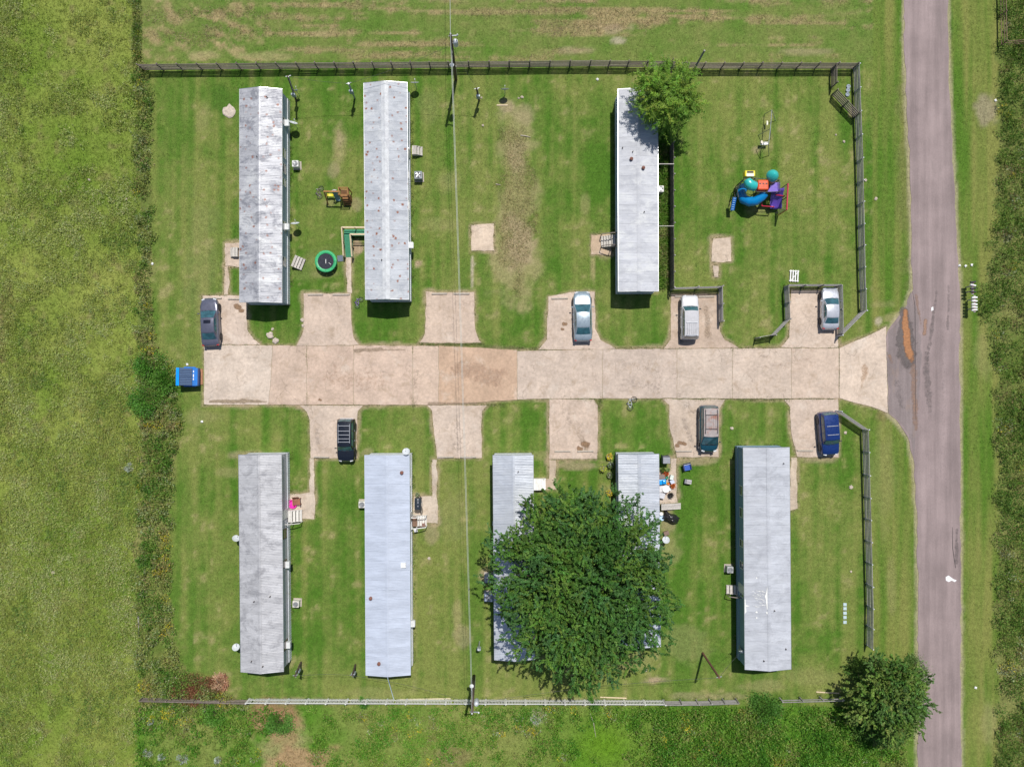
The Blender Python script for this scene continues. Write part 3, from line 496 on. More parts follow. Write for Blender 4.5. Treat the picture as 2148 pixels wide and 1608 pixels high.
# ---------------------------------------------------------------- trees
M_bark = pm('bark', (.13, .10, .075), .95, var=.35, scale=9, bmp=.5)
def tree(name, label, base, hc, cpx, cpy, rx, ry, rz, nlimb, nbr, nleaf, bl, leaf, lw, cols, droop, sig, trunk_r=.25, zmin=-.35, jag=.22, crown_up=0):
    bx, by = W(*base); root = thing(name, label, 'tree', (bx, by, 0)); cx, cy = W(cpx, cpy, hc); cx -= bx; cy -= by
    D = rdir(nlimb, zmin, 1.0); nd = int(nlimb * .6); rr0 = np.sqrt((np.arange(nd) + .5) / nd * .85); th0 = np.arange(nd) * 2.39996 + rng.normal(0, .15, nd); D[:nd] = np.stack([rr0 * np.cos(th0), rr0 * np.sin(th0), np.sqrt(1 - rr0 ** 2)], 1); fac = rng.uniform(.62, .98, (nlimb, 1)) * (1 + jag * (rng.uniform(-1, 1, (nlimb, 1)))); tips = D * fac * np.array([rx, ry, rz]) + np.array([cx, cy, hc])
    t = MB(); top = Vector((cx * .35, cy * .35, hc - rz * .25)); t.tube([(0, 0, -.1), (0, 0, .3), tuple(top * .5), tuple(top)], [trunk_r * 1.35, trunk_r, trunk_r * .8, trunk_r * .6], 10)
    for k in range(nlimb):
        e = Vector(tips[k]) * .97; e.z -= rz * .12; st_ = top * random.uniform(.55, 1.0); mid = st_.lerp(e, .5) + Vector((random.uniform(-.1, .1) * rx, random.uniform(-.1, .1) * ry, -.1 * rz))
        t.tube([st_, mid, e], [trunk_r * .32, trunk_r * .2, trunk_r * .06], 5)
    t.build('trunk', M_bark, root, smooth=True)
    ti = rng.integers(0, nlimb, nbr); lc = np.array(cols)[rng.integers(0, len(cols), nlimb)]
    B = tips[ti] + np.clip(rng.normal(0, 1, (nbr, 3)), -1.5, 1.5) * np.array(sig); k9 = rng.random(nbr) < .22; B[k9] = (B[k9] - np.array([cx, cy, hc])) * np.array([.82, .82, .55]) + np.array([cx, cy, hc]); O = B - np.array([cx, cy, hc - rz * .5]); O /= np.linalg.norm(O, axis=1, keepdims=True)
    Ax = O * .75 + rdir(nbr) * .75 + np.array([0, 0, -droop]); Ax /= np.linalg.norm(Ax, axis=1, keepdims=True)
    Lb = bl * rng.uniform(.6, 1.3, nbr); k = nbr * nleaf; tt = rng.uniform(0, 1, k); bi = np.repeat(np.arange(nbr), nleaf)
    sag = np.zeros((k, 3)); sag[:, 2] = -droop * .35 * tt ** 2 * Lb[bi]
    C = B[bi] + Ax[bi] * (tt * Lb[bi])[:, None] + sag + rng.normal(0, .03 * bl, (k, 3)); C[:, 2] = np.maximum(C[:, 2], .15)
    sidev = np.cross(Ax[bi], np.array([0, 0, 1.])) * rng.choice([-1, 1], k)[:, None]
    A = Ax[bi] * .9 + sidev * .75 + rdir(k) * .45 + np.array([0, 0, -droop * .4]); Nn = np.array([0, 0, 1.]) + rdir(k) * .75
    lcol = jit(lc[ti] * 1.4, nbr, .32, .1)[bi]
    leaves('crown', C, A, Nn, leaf * rng.uniform(.6, 1.4, k), lw * rng.uniform(.7, 1.3, k), jit(lcol, k, .22, .08), parent=root)
    return root
tree('shade_tree', 'huge dark green shade tree spreading over two mobile homes', (1205, 1190), 5.6, 1217, 1220, 8.4, 9.2, 4.6, 210, 6400, 40, .8, .15, .088, [(.04, .105, .018), (.055, .125, .02), (.078, .145, .022), (.045, .11, .028)], .2, (.66, .66, .42), .4, -.35, .07)
tree('willow_tree', 'light green drooping tree over the corner of the white home', (1388, 232), 4.3, 1394, 210, 2.6, 2.7, 2.2, 44, 980, 40, 1.15, .22, .055, [(.115, .205, .025), (.15, .22, .03), (.09, .18, .02)], .75, (.45, .45, .4), .2, -.1)
tree('roadside_tree', 'bushy dark tree at the fence corner beside the road', (1840, 1420), 2.9, 1860, 1448, 3.2, 3.8, 2.2, 80, 2300, 38, .62, .15, .08, [(.055, .12, .02), (.08, .15, .025), (.115, .17, .035), (.065, .13, .03)], .15, (.5, .5, .35), .2, -.5, .34)
def bush(name, label, px_, py_, r_, h_, n, leaf, cols, cat='bush', group=None):
    x, y = W(px_, py_); root = thing(name, label, cat, (x, y, 0), 0, group); m = MB()
    for k in range(6):
        a = random.uniform(0, 6.28); m.tube([(0, 0, -.05), (r_ * .3 * math.cos(a), r_ * .3 * math.sin(a), h_ * .5), (r_ * .6 * math.cos(a), r_ * .6 * math.sin(a), h_ * .8)], [.025, .018, .008], 5)
    m.build('stem', M_bark, root); nl_ = 14; lobe = rdir(nl_, 0, 1) * np.array([r_ * .75, r_ * .75, h_ * .7]); li = rng.integers(0, nl_, n)
    C = lobe[li] + rng.normal(0, 1, (n, 3)) * np.array([r_ * .22, r_ * .22, h_ * .16]); C[:, 2] = np.maximum(.04, C[:, 2]); D = C / (np.linalg.norm(C, axis=1, keepdims=True) + .01)
    leaves('foliage', C, D + rdir(n) * .7, np.array([0, 0, 1.]) + rdir(n) * .8, leaf * rng.uniform(.6, 1.4, n), leaf * .5 * rng.uniform(.7, 1.3, n), jit(np.array(cols)[rng.integers(0, len(cols), nl_)][li] * 1.35, n, .25, .1), parent=root); return root
GB = [(.05, .15, .018), (.07, .18, .022), (.10, .19, .03)]
bush('bush', 'bright green bush above and left of the blue dumpster', 320, 766, 1.5, 1.6, 3600, .16, GB)
bush('bush', 'bright green bush touching the left side of the blue dumpster', 350, 797, 1.5, 1.3, 3600, .15, GB)
bush('bush', 'bright green bush below and left of the blue dumpster', 314, 836, 1.8, 1.4, 4400, .15, GB)
bush('bush', 'small deep green bush beside the weed strip, left of lower left home', 301, 1175, .6, .8, 900, .13, GB)
SILV = [(.30, .34, .28), (.38, .42, .36), (.24, .29, .22)]
for (x, y, r_, lb) in ((272, 980, .4, 'silvery shrub on the pasture edge left of the weed strip'), (384, 1588, .5, 'largest silvery shrub at the bottom left corner weeds'), (312, 1576, .4, 'silvery shrub nearest the pasture at the bottom left'), (340, 1585, .28, 'small silvery shrub between two larger silvery ones'), (458, 1592, .28, 'silvery shrub right of the largest silvery shrub, bottom edge'), (318, 1512, .22, 'small silvery shrub just below the black fence rail'), (1124, 1508, .45, 'silvery shrub below the white picket fence near the pole')):
    bush('silver_shrub', lb, x, y, r_, .5, 420, .1, SILV, 'shrub', 'silvery shrubs')
bush('dead_brush', 'dry reddish brush pile by the lower left lawn corner', 462, 1430, .8, .4, 800, .2, [(.30, .16, .10), (.36, .24, .15)], 'brush')
bush('bush', 'bright green bush right below the dark rail fence end', 452, 1498, 1.1, .8, 1800, .15, [(.07, .19, .02), (.09, .2, .03)])
bush('bush', 'leafy green bush below the left part of the picket fence', 585, 1512, 1.3, .9, 2400, .16, [(.06, .16, .018), (.08, .18, .03)])
bush('bush', 'round green bush spilling over the gap in the lower fence', 1600, 1488, 1.6, 1.3, 3400, .16, [(.05, .14, .018), (.07, .16, .025)])
bush('bush', 'green bush poking through the picket fence near blue home', 765, 1470, .5, .9, 700, .13, GB)
bush('bush', 'green bush growing through pickets left of the rail section', 1245, 1472, .6, .9, 800, .13, GB)

bush('bush', 'leafy bush filling the lower left side of the roadside tree', 1822, 1520, 1.9, 1.6, 5200, .16, [(.07, .15, .022), (.11, .18, .035), (.055, .13, .02)])
bush('bush', 'leafy bush at the upper left foot of the roadside tree', 1797, 1398, 1.1, 1.6, 2400, .15, [(.06, .13, .022), (.09, .16, .03)])
bush('bush', 'leafy bush on the road side of the roadside tree', 1912, 1400, 1.2, 1.7, 2600, .15, [(.085, .15, .035), (.11, .175, .05)])
# ================================================================ mobile homes
def roof_mat(name, base, grime, g_amt=.6, g_lo=.5, g_hi=.66, rust=0.0, rough=.65, white=0.0, metal=0.0, seam=.12):
    m, N, L, b = nt(name); p = wpos(N, L); oi = N.new('ShaderNodeObjectInfo')
    c = ramp(N, L, noise(N, L, wpos(N, L, (.35, 1.6, 1)), 1.1, 7, .75), [(.3, tuple(x * .8 for x in base)), (.7, tuple(min(.9, x * 1.14) for x in base))])
    v = math_(N, L, 'MULTIPLY_ADD', oi.outputs['Random'], seam); v.node.inputs[2].default_value = 1 - seam / 2
    c = mixc(N, L, 1.0, c, v, 'MULTIPLY')
    if white: c = mixc(N, L, ramp(N, L, noise(N, L, wpos(N, L, (.5, 1, 1)), .9, 7, .75, .4), [(.5, 0.0), (.62, white)]), c, (.60, .61, .61))
    g = ramp(N, L, noise(N, L, wpos(N, L, (.8, 1.15, 1)), .85, 8, .78, .5), [(g_lo, 0.0), (g_hi, g_amt)]); c = mixc(N, L, g, c, grime)
    g2 = ramp(N, L, noise(N, L, wpos(N, L, (1.2, .5, 1)), 3.5, 6, .8), [(.6, 0.0), (.78, g_amt * .8)]); c = mixc(N, L, g2, c, tuple(x * .75 for x in grime))
    if rust:
        w = N.new('ShaderNodeTexNoise'); w.inputs['Scale'].default_value = 3.2; w.inputs['Detail'].default_value = 4; L.new(p, w.inputs['Vector'])
        va = N.new('ShaderNodeVectorMath'); va.operation = 'MULTIPLY_ADD'; va.inputs[1].default_value = (.28, .28, 0); L.new(w.outputs['Color'], va.inputs[0]); L.new(p, va.inputs[2])
        vo = N.new('ShaderNodeTexVoronoi'); vo.inputs['Scale'].default_value = 1.5; vo.inputs['Randomness'].default_value = .75; L.new(va.outputs[0], vo.inputs['Vector'])
        k = math_(N, L, 'MULTIPLY', ramp(N, L, vo.outputs['Distance'], [(.09, 1.0), (.24, 0.0)]), ramp(N, L, noise(N, L, p, .8, 4, .7), [(.34 , 0.0), (.46, rust)]))
        c = mixc(N, L, k, c, (.24, .085, .045))
    L.new(c, b.inputs['Base Color']); b.inputs['Roughness'].default_value = rough; b.inputs['Metallic'].default_value = metal; b.inputs['Specular IOR Level'].default_value = .25
    bump(N, L, b, noise(N, L, wpos(N, L, (.5, 1.5, 1)), 1.5, 4), .5, .05); return m
def ribbed(m, x, y0, y1, z0, z1, sgn, pitch=.2, dep=.018):
    n = max(2, int((y1 - y0) / pitch)); q = (y1 - y0) / n; pr = []
    for i in range(n): pr += [(y0 + i * q, 0), (y0 + i * q + q * .62, 0), (y0 + i * q + q * .7, dep), (y0 + i * q + q * .92, dep)]
    pr.append((y1, 0)); P = [[(x + sgn * d, y, z0) for y, d in pr], [(x + sgn * d, y, z1) for y, d in pr]]
    if sgn < 0: P = P[::-1]
    return m.quadgrid(P)
M_wdframe = pm('window_frame', (.62, .62, .6), .5); M_dframe = pm('dark_window_frame', (.2, .13, .11), .6)
HOMES = {}
def home(key, label, xt, xb, wpx, y0, y1, he, hr, rm, wm, sm, wins=(), wins2=(), door=None, doorside=1, frame=None, pitch=.2, vents=(), oh=.14, fine=6, trim=None, skirt_h=.72, capw=.16, capm=None):
    k = (H - he) / F; Wd, L = wpx * k, (y1 - y0) * k; cx, cy = W((xt + xb) / 2 + wpx / 2, (y0 + y1) / 2, he); yaw = (xb - xt) / (y1 - y0)
    root = thing('mobile_home', label, 'mobile home', (cx, cy, 0), yaw, 'single-wide mobile homes'); HOMES[key] = (root, cx, cy, yaw, Wd, L, he)
    hw, hl = Wd / 2 - oh, L / 2 - .1; m = MB()
    ribbed(m, hw, -hl, hl, skirt_h, he - .03, 1, pitch); ribbed(m, -hw, -hl, hl, skirt_h, he - .03, -1, pitch)
    for s in (-1, 1):
        zr = he + (hr - he) * (1 - 0) - .06
        P = [(-hw, s * hl, skirt_h), (hw, s * hl, skirt_h), (hw, s * hl, he - .05), (0, s * hl, zr), (-hw, s * hl, he - .05)]; m.add(P, [(0, 1, 2, 3, 4) if s < 0 else (4, 3, 2, 1, 0)])
    m.add([(-hw, -hl, skirt_h), (hw, -hl, skirt_h), (hw, hl, skirt_h), (-hw, hl, skirt_h)], [(3, 2, 1, 0)])
    wall = m.build('wall', wm, root); m = MB(); sk = .035
    ribbed(m, hw + sk, -hl - sk, hl + sk, -.05, skirt_h + .02, 1, .24, .02); ribbed(m, -hw - sk, -hl - sk, hl + sk, -.05, skirt_h + .02, -1, .24, .02)
    for s in (-1, 1): m.box((0, s * (hl + sk - .01), (skirt_h - .03) / 2), (2 * hw + 2 * sk, .02, skirt_h + .07))
    for s in (-1, 1): m.box((s * (hw + sk * .5 + .006), 0, skirt_h + .03), (sk + .03, 2 * hl, .02))
    m.build('skirting', sm, root)
    d = MB(); zt = .012
    P = []
    for y in (-L / 2 + .01, L / 2 - .01): P += [(-Wd / 2 + .01, y, he - .05), (0, y, hr - .05), (Wd / 2 - .01, y, he - .05), (Wd / 2 - .01, y, he - zt - .012), (0, y, hr - zt - .012), (-Wd / 2 + .01, y, he - zt - .012)]
    d.add(P, [(0, 1, 4, 5), (1, 2, 3, 4), (11, 10, 7, 6), (10, 9, 8, 7), (5, 4, 10, 11), (4, 3, 9, 10), (1, 0, 6, 7), (2, 1, 7, 8), (0, 5, 11, 6), (3, 2, 8, 9)])
    roof = d.build('roof', trim or M_alu, root)
    n = max(8, round(L / .92)); p = L / n; sheets = []
    for s in (1, -1):
        m = MB(); pr = [(0, 0.012)]; q = p / fine
        for j in range(fine): pr += [(j * q + q * .12, .010 if j == 0 else .006), (j * q + q * .3, 0), (j * q + q * .85, 0)]
        pr[1] = (q * .12, .016); pr.append((p - .004, .01)); hx = Wd / 2
        rows = [[(s * hx * u, y - p / 2, (hr + (he - hr) * u) - hr + z - (.006 if u == .5 else 0)) for y, z in pr] for u in ((0.012, .5, 1.0) if s > 0 else (1.0, .5, 0.012))]
        m.quadgrid(rows); me_ = m.mesh('roof_sheet', rm)
        for i in range(n):
            o = link('roof_sheet', me_, roof, (0, -L / 2 + p * (i + .5), hr + random.uniform(0, .004))); o.rotation_euler = (random.uniform(-.0035, .0035), random.uniform(-.004, .004), 0)
    m = MB(); rows = [[(x, y, hr + z) for y in (-L / 2 - .01, L / 2 + .01)] for x, z in ((capw, -capw * (hr - he) / (Wd / 2) + .03), (0, .034), (-capw, -capw * (hr - he) / (Wd / 2) + .03))][::-1]; m.quadgrid(rows); m.build('ridge_cap', capm or rm, roof)
    m = MB()
    for s in (-1, 1):
        m.bar((s * (Wd / 2 + .012), -L / 2, he - .03), (s * (Wd / 2 + .012), L / 2, he - .03), .03, .07)
        for t in (-1, 1): m.bar((s * (Wd / 2 + .01), t * (L / 2 + .014), he - .03), (0, t * (L / 2 + .014), hr - .03), .025, .07)
    m.build('eave_trim', trim or M_alu, roof)
    fr = frame or M_wdframe
    def loc_y(py): return (W(0, py, 1.7)[1] - cy)
    for s, ww in ((1, wins), (-1, wins2)):
        for py in ww:
            yy = loc_y(py); ws = random.choice((.75, .95)); m = MB(); x = s * (hw + .03)
            for (dy, dz, sy, sz) in ((0, .47, ws, .06), (0, -.47, ws, .06), (ws / 2 - .03, 0, .06, .9), (-ws / 2 + .03, 0, .06, .9), (0, 0, ws - .1, .05)): m.box((x, yy + dy, 1.72 + dz), (.05, sy, sz))
            w_ = m.build('window', fr, root); MB().box((s * (hw + .028), yy, 1.72), (.012, ws - .1, .88)).build('pane', M_glass, w_)
    for (s, py) in (door or ()):
        yy = loc_y(py); dd = bevel(MB().box((s * (hw + .035), yy, 1.72), (.05, .88, 1.9)).build('door', pm('door_paint', (.6, .6, .58), .5), root), .008)
        MB().box((s * (hw + .075), yy + .34, 1.65), (.04, .1, .04)).build('handle', M_alu, dd)
    for (vx, vy, kd) in vents:
        x, y = W(vx, vy, hr - .1); dx, dy = x - cx, y - cy; lx = dx * math.cos(yaw) + dy * math.sin(yaw); ly = -dx * math.sin(yaw) + dy * math.cos(yaw)
        z = hr + (he - hr) * abs(lx) / (Wd / 2); m = MB()
        if kd == 'pipe': m.lathe([(.07, -.03), (.06, .01), (.045, .02), (.045, .22), (.035, .22), (.035, .16), (0, .15)], 12, (lx, ly, z)); mt = pm('vent_pipe', (.09, .07, .065), .7)
        elif kd == 'rust': m.lathe([(.16, -.05), (.15, .03), (.09, .05), (.09, .14), (.17, .15), (.15, .24), (.05, .29), (0, .29)], 14, (lx, ly, z)); mt = pm('rusty_vent', (.2, .085, .06), .8, var=.35)
        else: m.box((lx, ly, z + .06), (.5, .48, .16), 0, 0, .9); m.lathe([(.11, .14), (.1, .19), (0, .2)], 12, (lx, ly, z)); mt = M_white
        m.build('roof_vent', mt, root)
    return root
RM1 = roof_mat(metal=.14, rough=.48, name='roof_blotched', base=(.42, .425, .45), grime=(.17, .175, .205), g_amt=.8, g_lo=.48, g_hi=.6, rust=.8, white=.62)
RM2 = roof_mat('roof_rusted', (.455, .475, .505), (.30, .32, .355), .75, .46, .62, rust=1.0, white=.55)
RM3 = roof_mat('roof_white', (.50, .51, .54), (.36, .37, .405), .7, .48, .64, white=.8)
RM4 = roof_mat('roof_grey', (.47, .47, .485), (.25, .25, .265), .8, .48, .62, metal=.14, rough=.48)
RM5 = roof_mat('roof_pale_blue', (.45, .495, .585), (.37, .41, .48), .4, .5, .72, rough=.6, seam=.08)
RM6 = roof_mat('roof_silver', (.58, .61, .66), (.42, .45, .50), .6, .48, .66, white=.35, metal=.45, rough=.4)
RM8 = roof_mat('roof_dull_grey', (0.456, 0.474, 0.515), (.29, .30, .33), .65, .48, .66, white=.12, rough=.6)
WB = pm('blue_grey_siding', (.36, .44, .53), .6, var=.1, dirt=(.28, .31, .36)); WL = pm('lavender_siding', (.52, .51, .57), .6, var=.1, dirt=(.4, .38, .4)); WW = pm('white_siding', (.66, .69, .72), .6, var=.08, dirt=(.5, .5, .5)); WC = pm('blue_siding', (.19, .29, .40), .6, var=.1)
SK = pm('skirt_white', (.62, .64, .67), .6, var=.15, scale=3, dirt=(.4, .36, .3)); SKB = pm('skirt_blue', (.25, .36, .47), .6, var=.15)
home('T1', 'mobile home with blotched white and grey roof, upper left', 502.5, 502.5, 89, 187, 634, 2.75, 3.25, RM1, WB, SK, (256, 322, 354, 383, 474, 549), (220, 300, 380, 460), ((-1, 530),), vents=((540, 330, 'pipe'), (560, 204, 'pipe')))
home('T2', 'mobile home with many rust spots on its white roof, beside green ramp', 763, 766.5, 91, 174, 628, 2.75, 3.2, RM2, WB, SK, (365, 430), (230, 330, 560), ((-1, 480), (1, 318)), vents=((801, 545, 'pipe'),), capw=.34, capm=pm('ridge_coating', (.52, .535, .55), .6, var=.16, scale=3, dirt=(.36, .37, .40), dirt_amt=.8))
home('T3', 'white roofed mobile home under the willow tree', 1296, 1297, 84, 187, 611, 2.6, 2.85, RM3, WB, SK, (300, 430), (258, 383, 451), ((-1, 507),), vents=((1306, 310, 'pipe'), (1327, 319, 'pipe'), (1324, 334, 'rust'), (1349, 353, 'rust'), (1351, 445, 'pipe')))
home('T4', 'grey metal roofed mobile home with lavender wall, lower left', 500.5, 505, 90, 953, 1408, 2.75, 3.25, RM4, WL, SK, (1119, 1182, 1352), (1000, 1100, 1250), ((1, 1079),), frame=M_dframe, pitch=.15, vents=((566, 1251, 'pipe'), (533, 1261, 'pipe'), (552, 1396, 'pipe'), (527, 1387, 'pipe')))
home('T5', 'pale blue metal roofed mobile home', 765, 767.5, 93.5, 954, 1415, 2.75, 3.15, RM5, WW, SK, (1010, 1190, 1300), (1000, 1120, 1250), ((1, 1086),), pitch=.15, vents=((842.5, 991, 'rust'), (845.5, 1186, 'box'), (777, 1255, 'rust'), (795, 1391, 'rust')), trim=pm('pale_blue_trim', (.5, .56, .66), .5))
home('T6', 'silver roofed mobile home, left one under the huge tree', 1034, 1037, 84.5, 954, 1383, 2.65, 3.05, RM6, WW, SK, (1060, 1200), (1000, 1100, 1300), ((1, 1012),), vents=((1087, 989, 'pipe'),))
home('T7', 'silver roofed mobile home, right one under the huge tree', 1297, 1301, 85, 952, 1356, 2.65, 3.0, RM6, WB, SK, (1100, 1250), (1000, 1150, 1300), ((1, 1062),))
h8 = home('T8', 'long grey roofed mobile home with blue wall and white paint splashes', 1559, 1562.5, 97, 938, 1403, 2.8, 3.25, RM8, WC, SKB, (1000, 1150, 1300), (1028, 1074, 1138, 1184, 1241), ((-1, 1234),), vents=((1624, 1280, 'pipe'), (1650, 1362, 'pipe'), (1602, 1385, 'pipe'), (1645, 972, 'pipe')))
# sealant splashed on the grey roof
def on_roof(key, px_, py_, off=.026):
    root, cx, cy, yaw, Wd, L, he = HOMES[key]; hr = 3.25; x, y = W(px_, py_, 3.15); dx, dy = x - cx, y - cy; lx = dx * math.cos(yaw) + dy * math.sin(yaw); ly = -dx * math.sin(yaw) + dy * math.cos(yaw)
    return (lx, ly, hr + (he - hr) * abs(lx) / (Wd / 2) + off)
M_seal = pm('roof_sealant', (.76, .76, .72), .5, var=.06)
def splash(pts, off=.028): m = MB(); m.add([on_roof('T8', *p, off) for p in pts][::-1], [tuple(range(len(pts)))]); m.build('sealant_splash', M_seal, h8)
splash([(1609, 1228), (1611, 1229), (1613, 1238), (1614, 1256), (1612, 1275), (1608, 1277), (1606, 1258), (1604, 1250), (1607, 1240)]); splash([(1564.5, 1258), (1566, 1258), (1567, 1270), (1575, 1272), (1567, 1274), (1568, 1285), (1564.5, 1289)])
for k in range(26):
    a = (random.uniform(1578, 1600), random.uniform(1238, 1275)); l = random.uniform(2, 9); t = random.uniform(-.2, .9); w = random.uniform(.3, .9); splash([(a[0], a[1]), (a[0] + l, a[1] + l * t), (a[0] + l, a[1] + l * t + w), (a[0], a[1] + w * 1.5)], .028 + .0006 * k)
for (x, y, r_) in ((1588, 1284, 2.2), (1609, 1284, 2.4), (1588, 1296, 1.8), (1588, 1212, 1.5)): splash([(x + r_ * math.cos(t) * random.uniform(.7, 1.2), y + r_ * math.sin(t) * random.uniform(.7, 1.2)) for t in np.linspace(0, 5.6, 8)])

# ================================================================ fences
BOARD = MB().box((.5, 0, 0), (1, .04, .14)).mesh('board', M_wood); BOARDD = MB().box((.5, 0, 0), (1, .04, .14)).mesh('board', M_wooddark)
def rail_fence(label, pts, h, zs, spacing, dark=False, name='rail_fence', post=None, pw=.1, jitter=.012, cat='fence', bmesh=None, missing=()):
    P = [Vector(W3(x, y, h)[:2]) for x, y in pts]; root = thing(name, label, cat, (P[0].x, P[0].y, 0)); o = P[0]
    pmat = post or (M_wooddark if dark else M_wood); pmesh = MB().box((0, 0, (h + .06 - .3) / 2), (pw, pw, h + .06 + .3)).mesh('post', pmat); bm = bmesh or (BOARDD if dark else BOARD); idx = 0
    for i in range(len(P) - 1):
        a, b = P[i] - o, P[i + 1] - o; n = max(1, round((b - a).length / spacing)); ang = math.atan2((b - a).y, (b - a).x); nrm = Vector((-math.sin(ang), math.cos(ang)))
        for k in range(n + (1 if i == len(P) - 2 else 0)):
            q = a.lerp(b, k / n); po = link('post', pmesh, root, (q.x, q.y, 0), (random.uniform(-.02, .02), random.uniform(-.02, .02), ang))
        for k in range(n):
            idx += 1
            if idx in missing: continue
            q, e = a.lerp(b, k / n), a.lerp(b, (k + 1) / n)
            for z in zs:
                bo = link('board', bm, root, (q.x - nrm.x * (pw / 2 + .015), q.y - nrm.y * (pw / 2 + .015), z + random.uniform(-jitter, jitter)), (0, random.uniform(-.008, .008), ang)); bo.scale = ((e - q).length - .006, 1, 1)
    return root
Z5 = (.22, .49, .76, 1.03, 1.30)
M_gp = pm('pale_post', (.62, .65, .67), .6, var=.15)
rail_fence('long weathered rail fence across the top of the lots', [(287, 134), (620, 131), (940, 129), (1240, 126), (1400, 128), (1480, 131), (1802, 131)], 1.36, Z5, 1.92, dark=True)
rail_fence('grey rail fence with pale posts along the road, upper right', [(1804, 133), (1811, 331), (1816, 560), (1819, 651), (1768, 703)], 1.36, Z5, 2.25, post=M_gp, pw=.08)
rail_fence('rail fence boxing in the parked silver white sedan', [(1768, 700), (1766, 598), (1656, 598), (1659, 669), (1628, 702), (1594, 708)], 1.36, Z5, 2.0)
rail_fence('rail fence around the pad of the white off-roader', [(1415, 602), (1517, 599), (1518, 673)], 1.36, Z5, 2.0)
rail_fence('grey rail fence with pale posts along the road, lower right', [(1766, 862), (1823, 901), (1827, 1045), (1833, 1277), (1832, 1362)], 1.36, Z5, 2.2, post=M_gp, pw=.08)
rail_fence('short dark rail panel at the upper right fence corner', [(1757, 133), (1757, 172)], 1.36, Z5, 1.75, dark=True)
rail_fence('slanted five rail gate panel at the upper right fence corner', [(1758, 187), (1804, 236)], 1.36, Z5, 1.5, dark=True, name='fence_gate', cat='gate')
rail_fence('dark low rail fence at the lower left end of the pickets', [(292, 1469), (515, 1474)], .95, (.2, .45, .7, .92), 2.6, dark=True)
rail_fence('grey rail fence continuing right of the white pickets', [(1397, 1477), (1466, 1477), (1550, 1474)], 1.1, (.3, .55, .8, 1.05), 1.45)
rail_fence('leaning grey rail fence piece left of the roadside tree', [(1642, 1471), (1770, 1468)], .9, (.45, .85), 2.0)
# white picket fence
A, B = Vector(W(515, 1475, 1.1)), Vector(W(1396, 1478, 1.1)); fr = thing('picket_fence', 'long white picket fence along the bottom of the lots', 'fence', (A.x, A.y, 0), math.atan2((B - A).y, (B - A).x)); Lf = (B - A).length
M_pick = pm('picket_white', (.70, .70, .69), .5, var=.07, scale=4, dirt=(.6, .58, .52), dirt_amt=.3)
pk = MB(); pk.add([(-.035, -.01, .06), (.035, -.01, .06), (.035, .01, .06), (-.035, .01, .06), (-.035, -.01, .95), (.035, -.01, .95), (.035, .01, .95), (-.035, .01, .95), (0, -.01, 1.02), (0, .01, 1.02)], [(0, 1, 5, 8, 4), (3, 7, 9, 6, 2), (1, 2, 6, 5), (3, 0, 4, 7), (5, 6, 9, 8), (7, 4, 8, 9), (3, 2, 1, 0)]); pkm = pk.mesh('picket', M_pick)
pom = MB().box((0, 0, .43), (.12, .12, 1.42)).lathe([(.1, 1.14), (.05, 1.2), (0, 1.24)], 4).mesh('post', M_pick); nb = 21; bay = Lf / nb; rlm = MB().box((.5, 0, 0), (1, .04, .13)).mesh('rail', M_pick)
for i in range(nb + 1): link('post', pom, fr, (i * bay, 0, 0), (random.uniform(-.02, .02), random.uniform(-.02, .02), 0))
for i in range(nb):
    for z in (.28, .98): o = link('rail', rlm, fr, (i * bay + .06, 0, z)); o.scale = (bay - .12, 1, 1)
    npk = 13
    for j in range(npk):
        if random.random() < .03: continue
        link('picket', pkm, fr, (i * bay + bay * (j + .75) / (npk + .5), .032, random.uniform(-.01, .01)), (0, random.uniform(-.02, .02), 0))
# tall board fence beside the white home
A, B = Vector(W(1413, 296, 1.85)), Vector(W(1414, 603, 1.85)); pf = thing('privacy_fence', 'tall dark board fence between white home and play yard', 'fence', (A.x, A.y, 0)); D = B - A; n = int(D.length / .15); M_priv = pm('stained_boards', (.20, .165, .14), .9, var=.3, scale=6, rnd=.25)
plm = MB().box((0, 0, .91), (.022, .142, 1.9)).mesh('plank', M_priv); ang = math.atan2(D.y, D.x) + math.pi / 2
for k in range(n): q = D * ((k + .5) / n); link('plank', plm, pf, (q.x, q.y, random.uniform(-.02, .02)), (0, random.uniform(-.01, .01), ang))
for z in (.35, 1.0, 1.6):
    MB().bar((.04, 0, z), (D.x + .04, D.y, z), .04, .09).build('rail', M_priv, pf)
for k in range(10): q = D * (k / 9); MB().box((q.x + .1, q.y, .9), (.09, .09, 2.0)).build('post', M_wood, pf)
A2 = Vector(W(1413, 120, 1.85)); D2 = Vector(W(1413, 150, 1.85)) - A2; pf2 = thing('privacy_fence', 'short tall board fence stub above the willow tree', 'fence', (A2.x, A2.y, 0))
for k in range(8): q = D2 * ((k + .5) / 8); link('plank', plm, pf2, (q.x, q.y, 0), (0, 0, ang))
for z in (.35, 1.6): MB().bar((.04, 0, z), (D2.x + .04, D2.y, z), .04, .09).build('rail', M_priv, pf2)
for (yy, lb) in ((344, 'upper thin strut between white home and board fence'), (474, 'lower thin strut between white home and board fence')):
    a, b = W3(1378, yy, 1.9), W3(1414, yy, 1.84); o = MB().bar((0, 0, 0), tuple(Vector(b) - Vector(a)), .06, .05).build('strut', M_plank, None, a); tag(o, lb, 'strut', 'struts by the board fence')

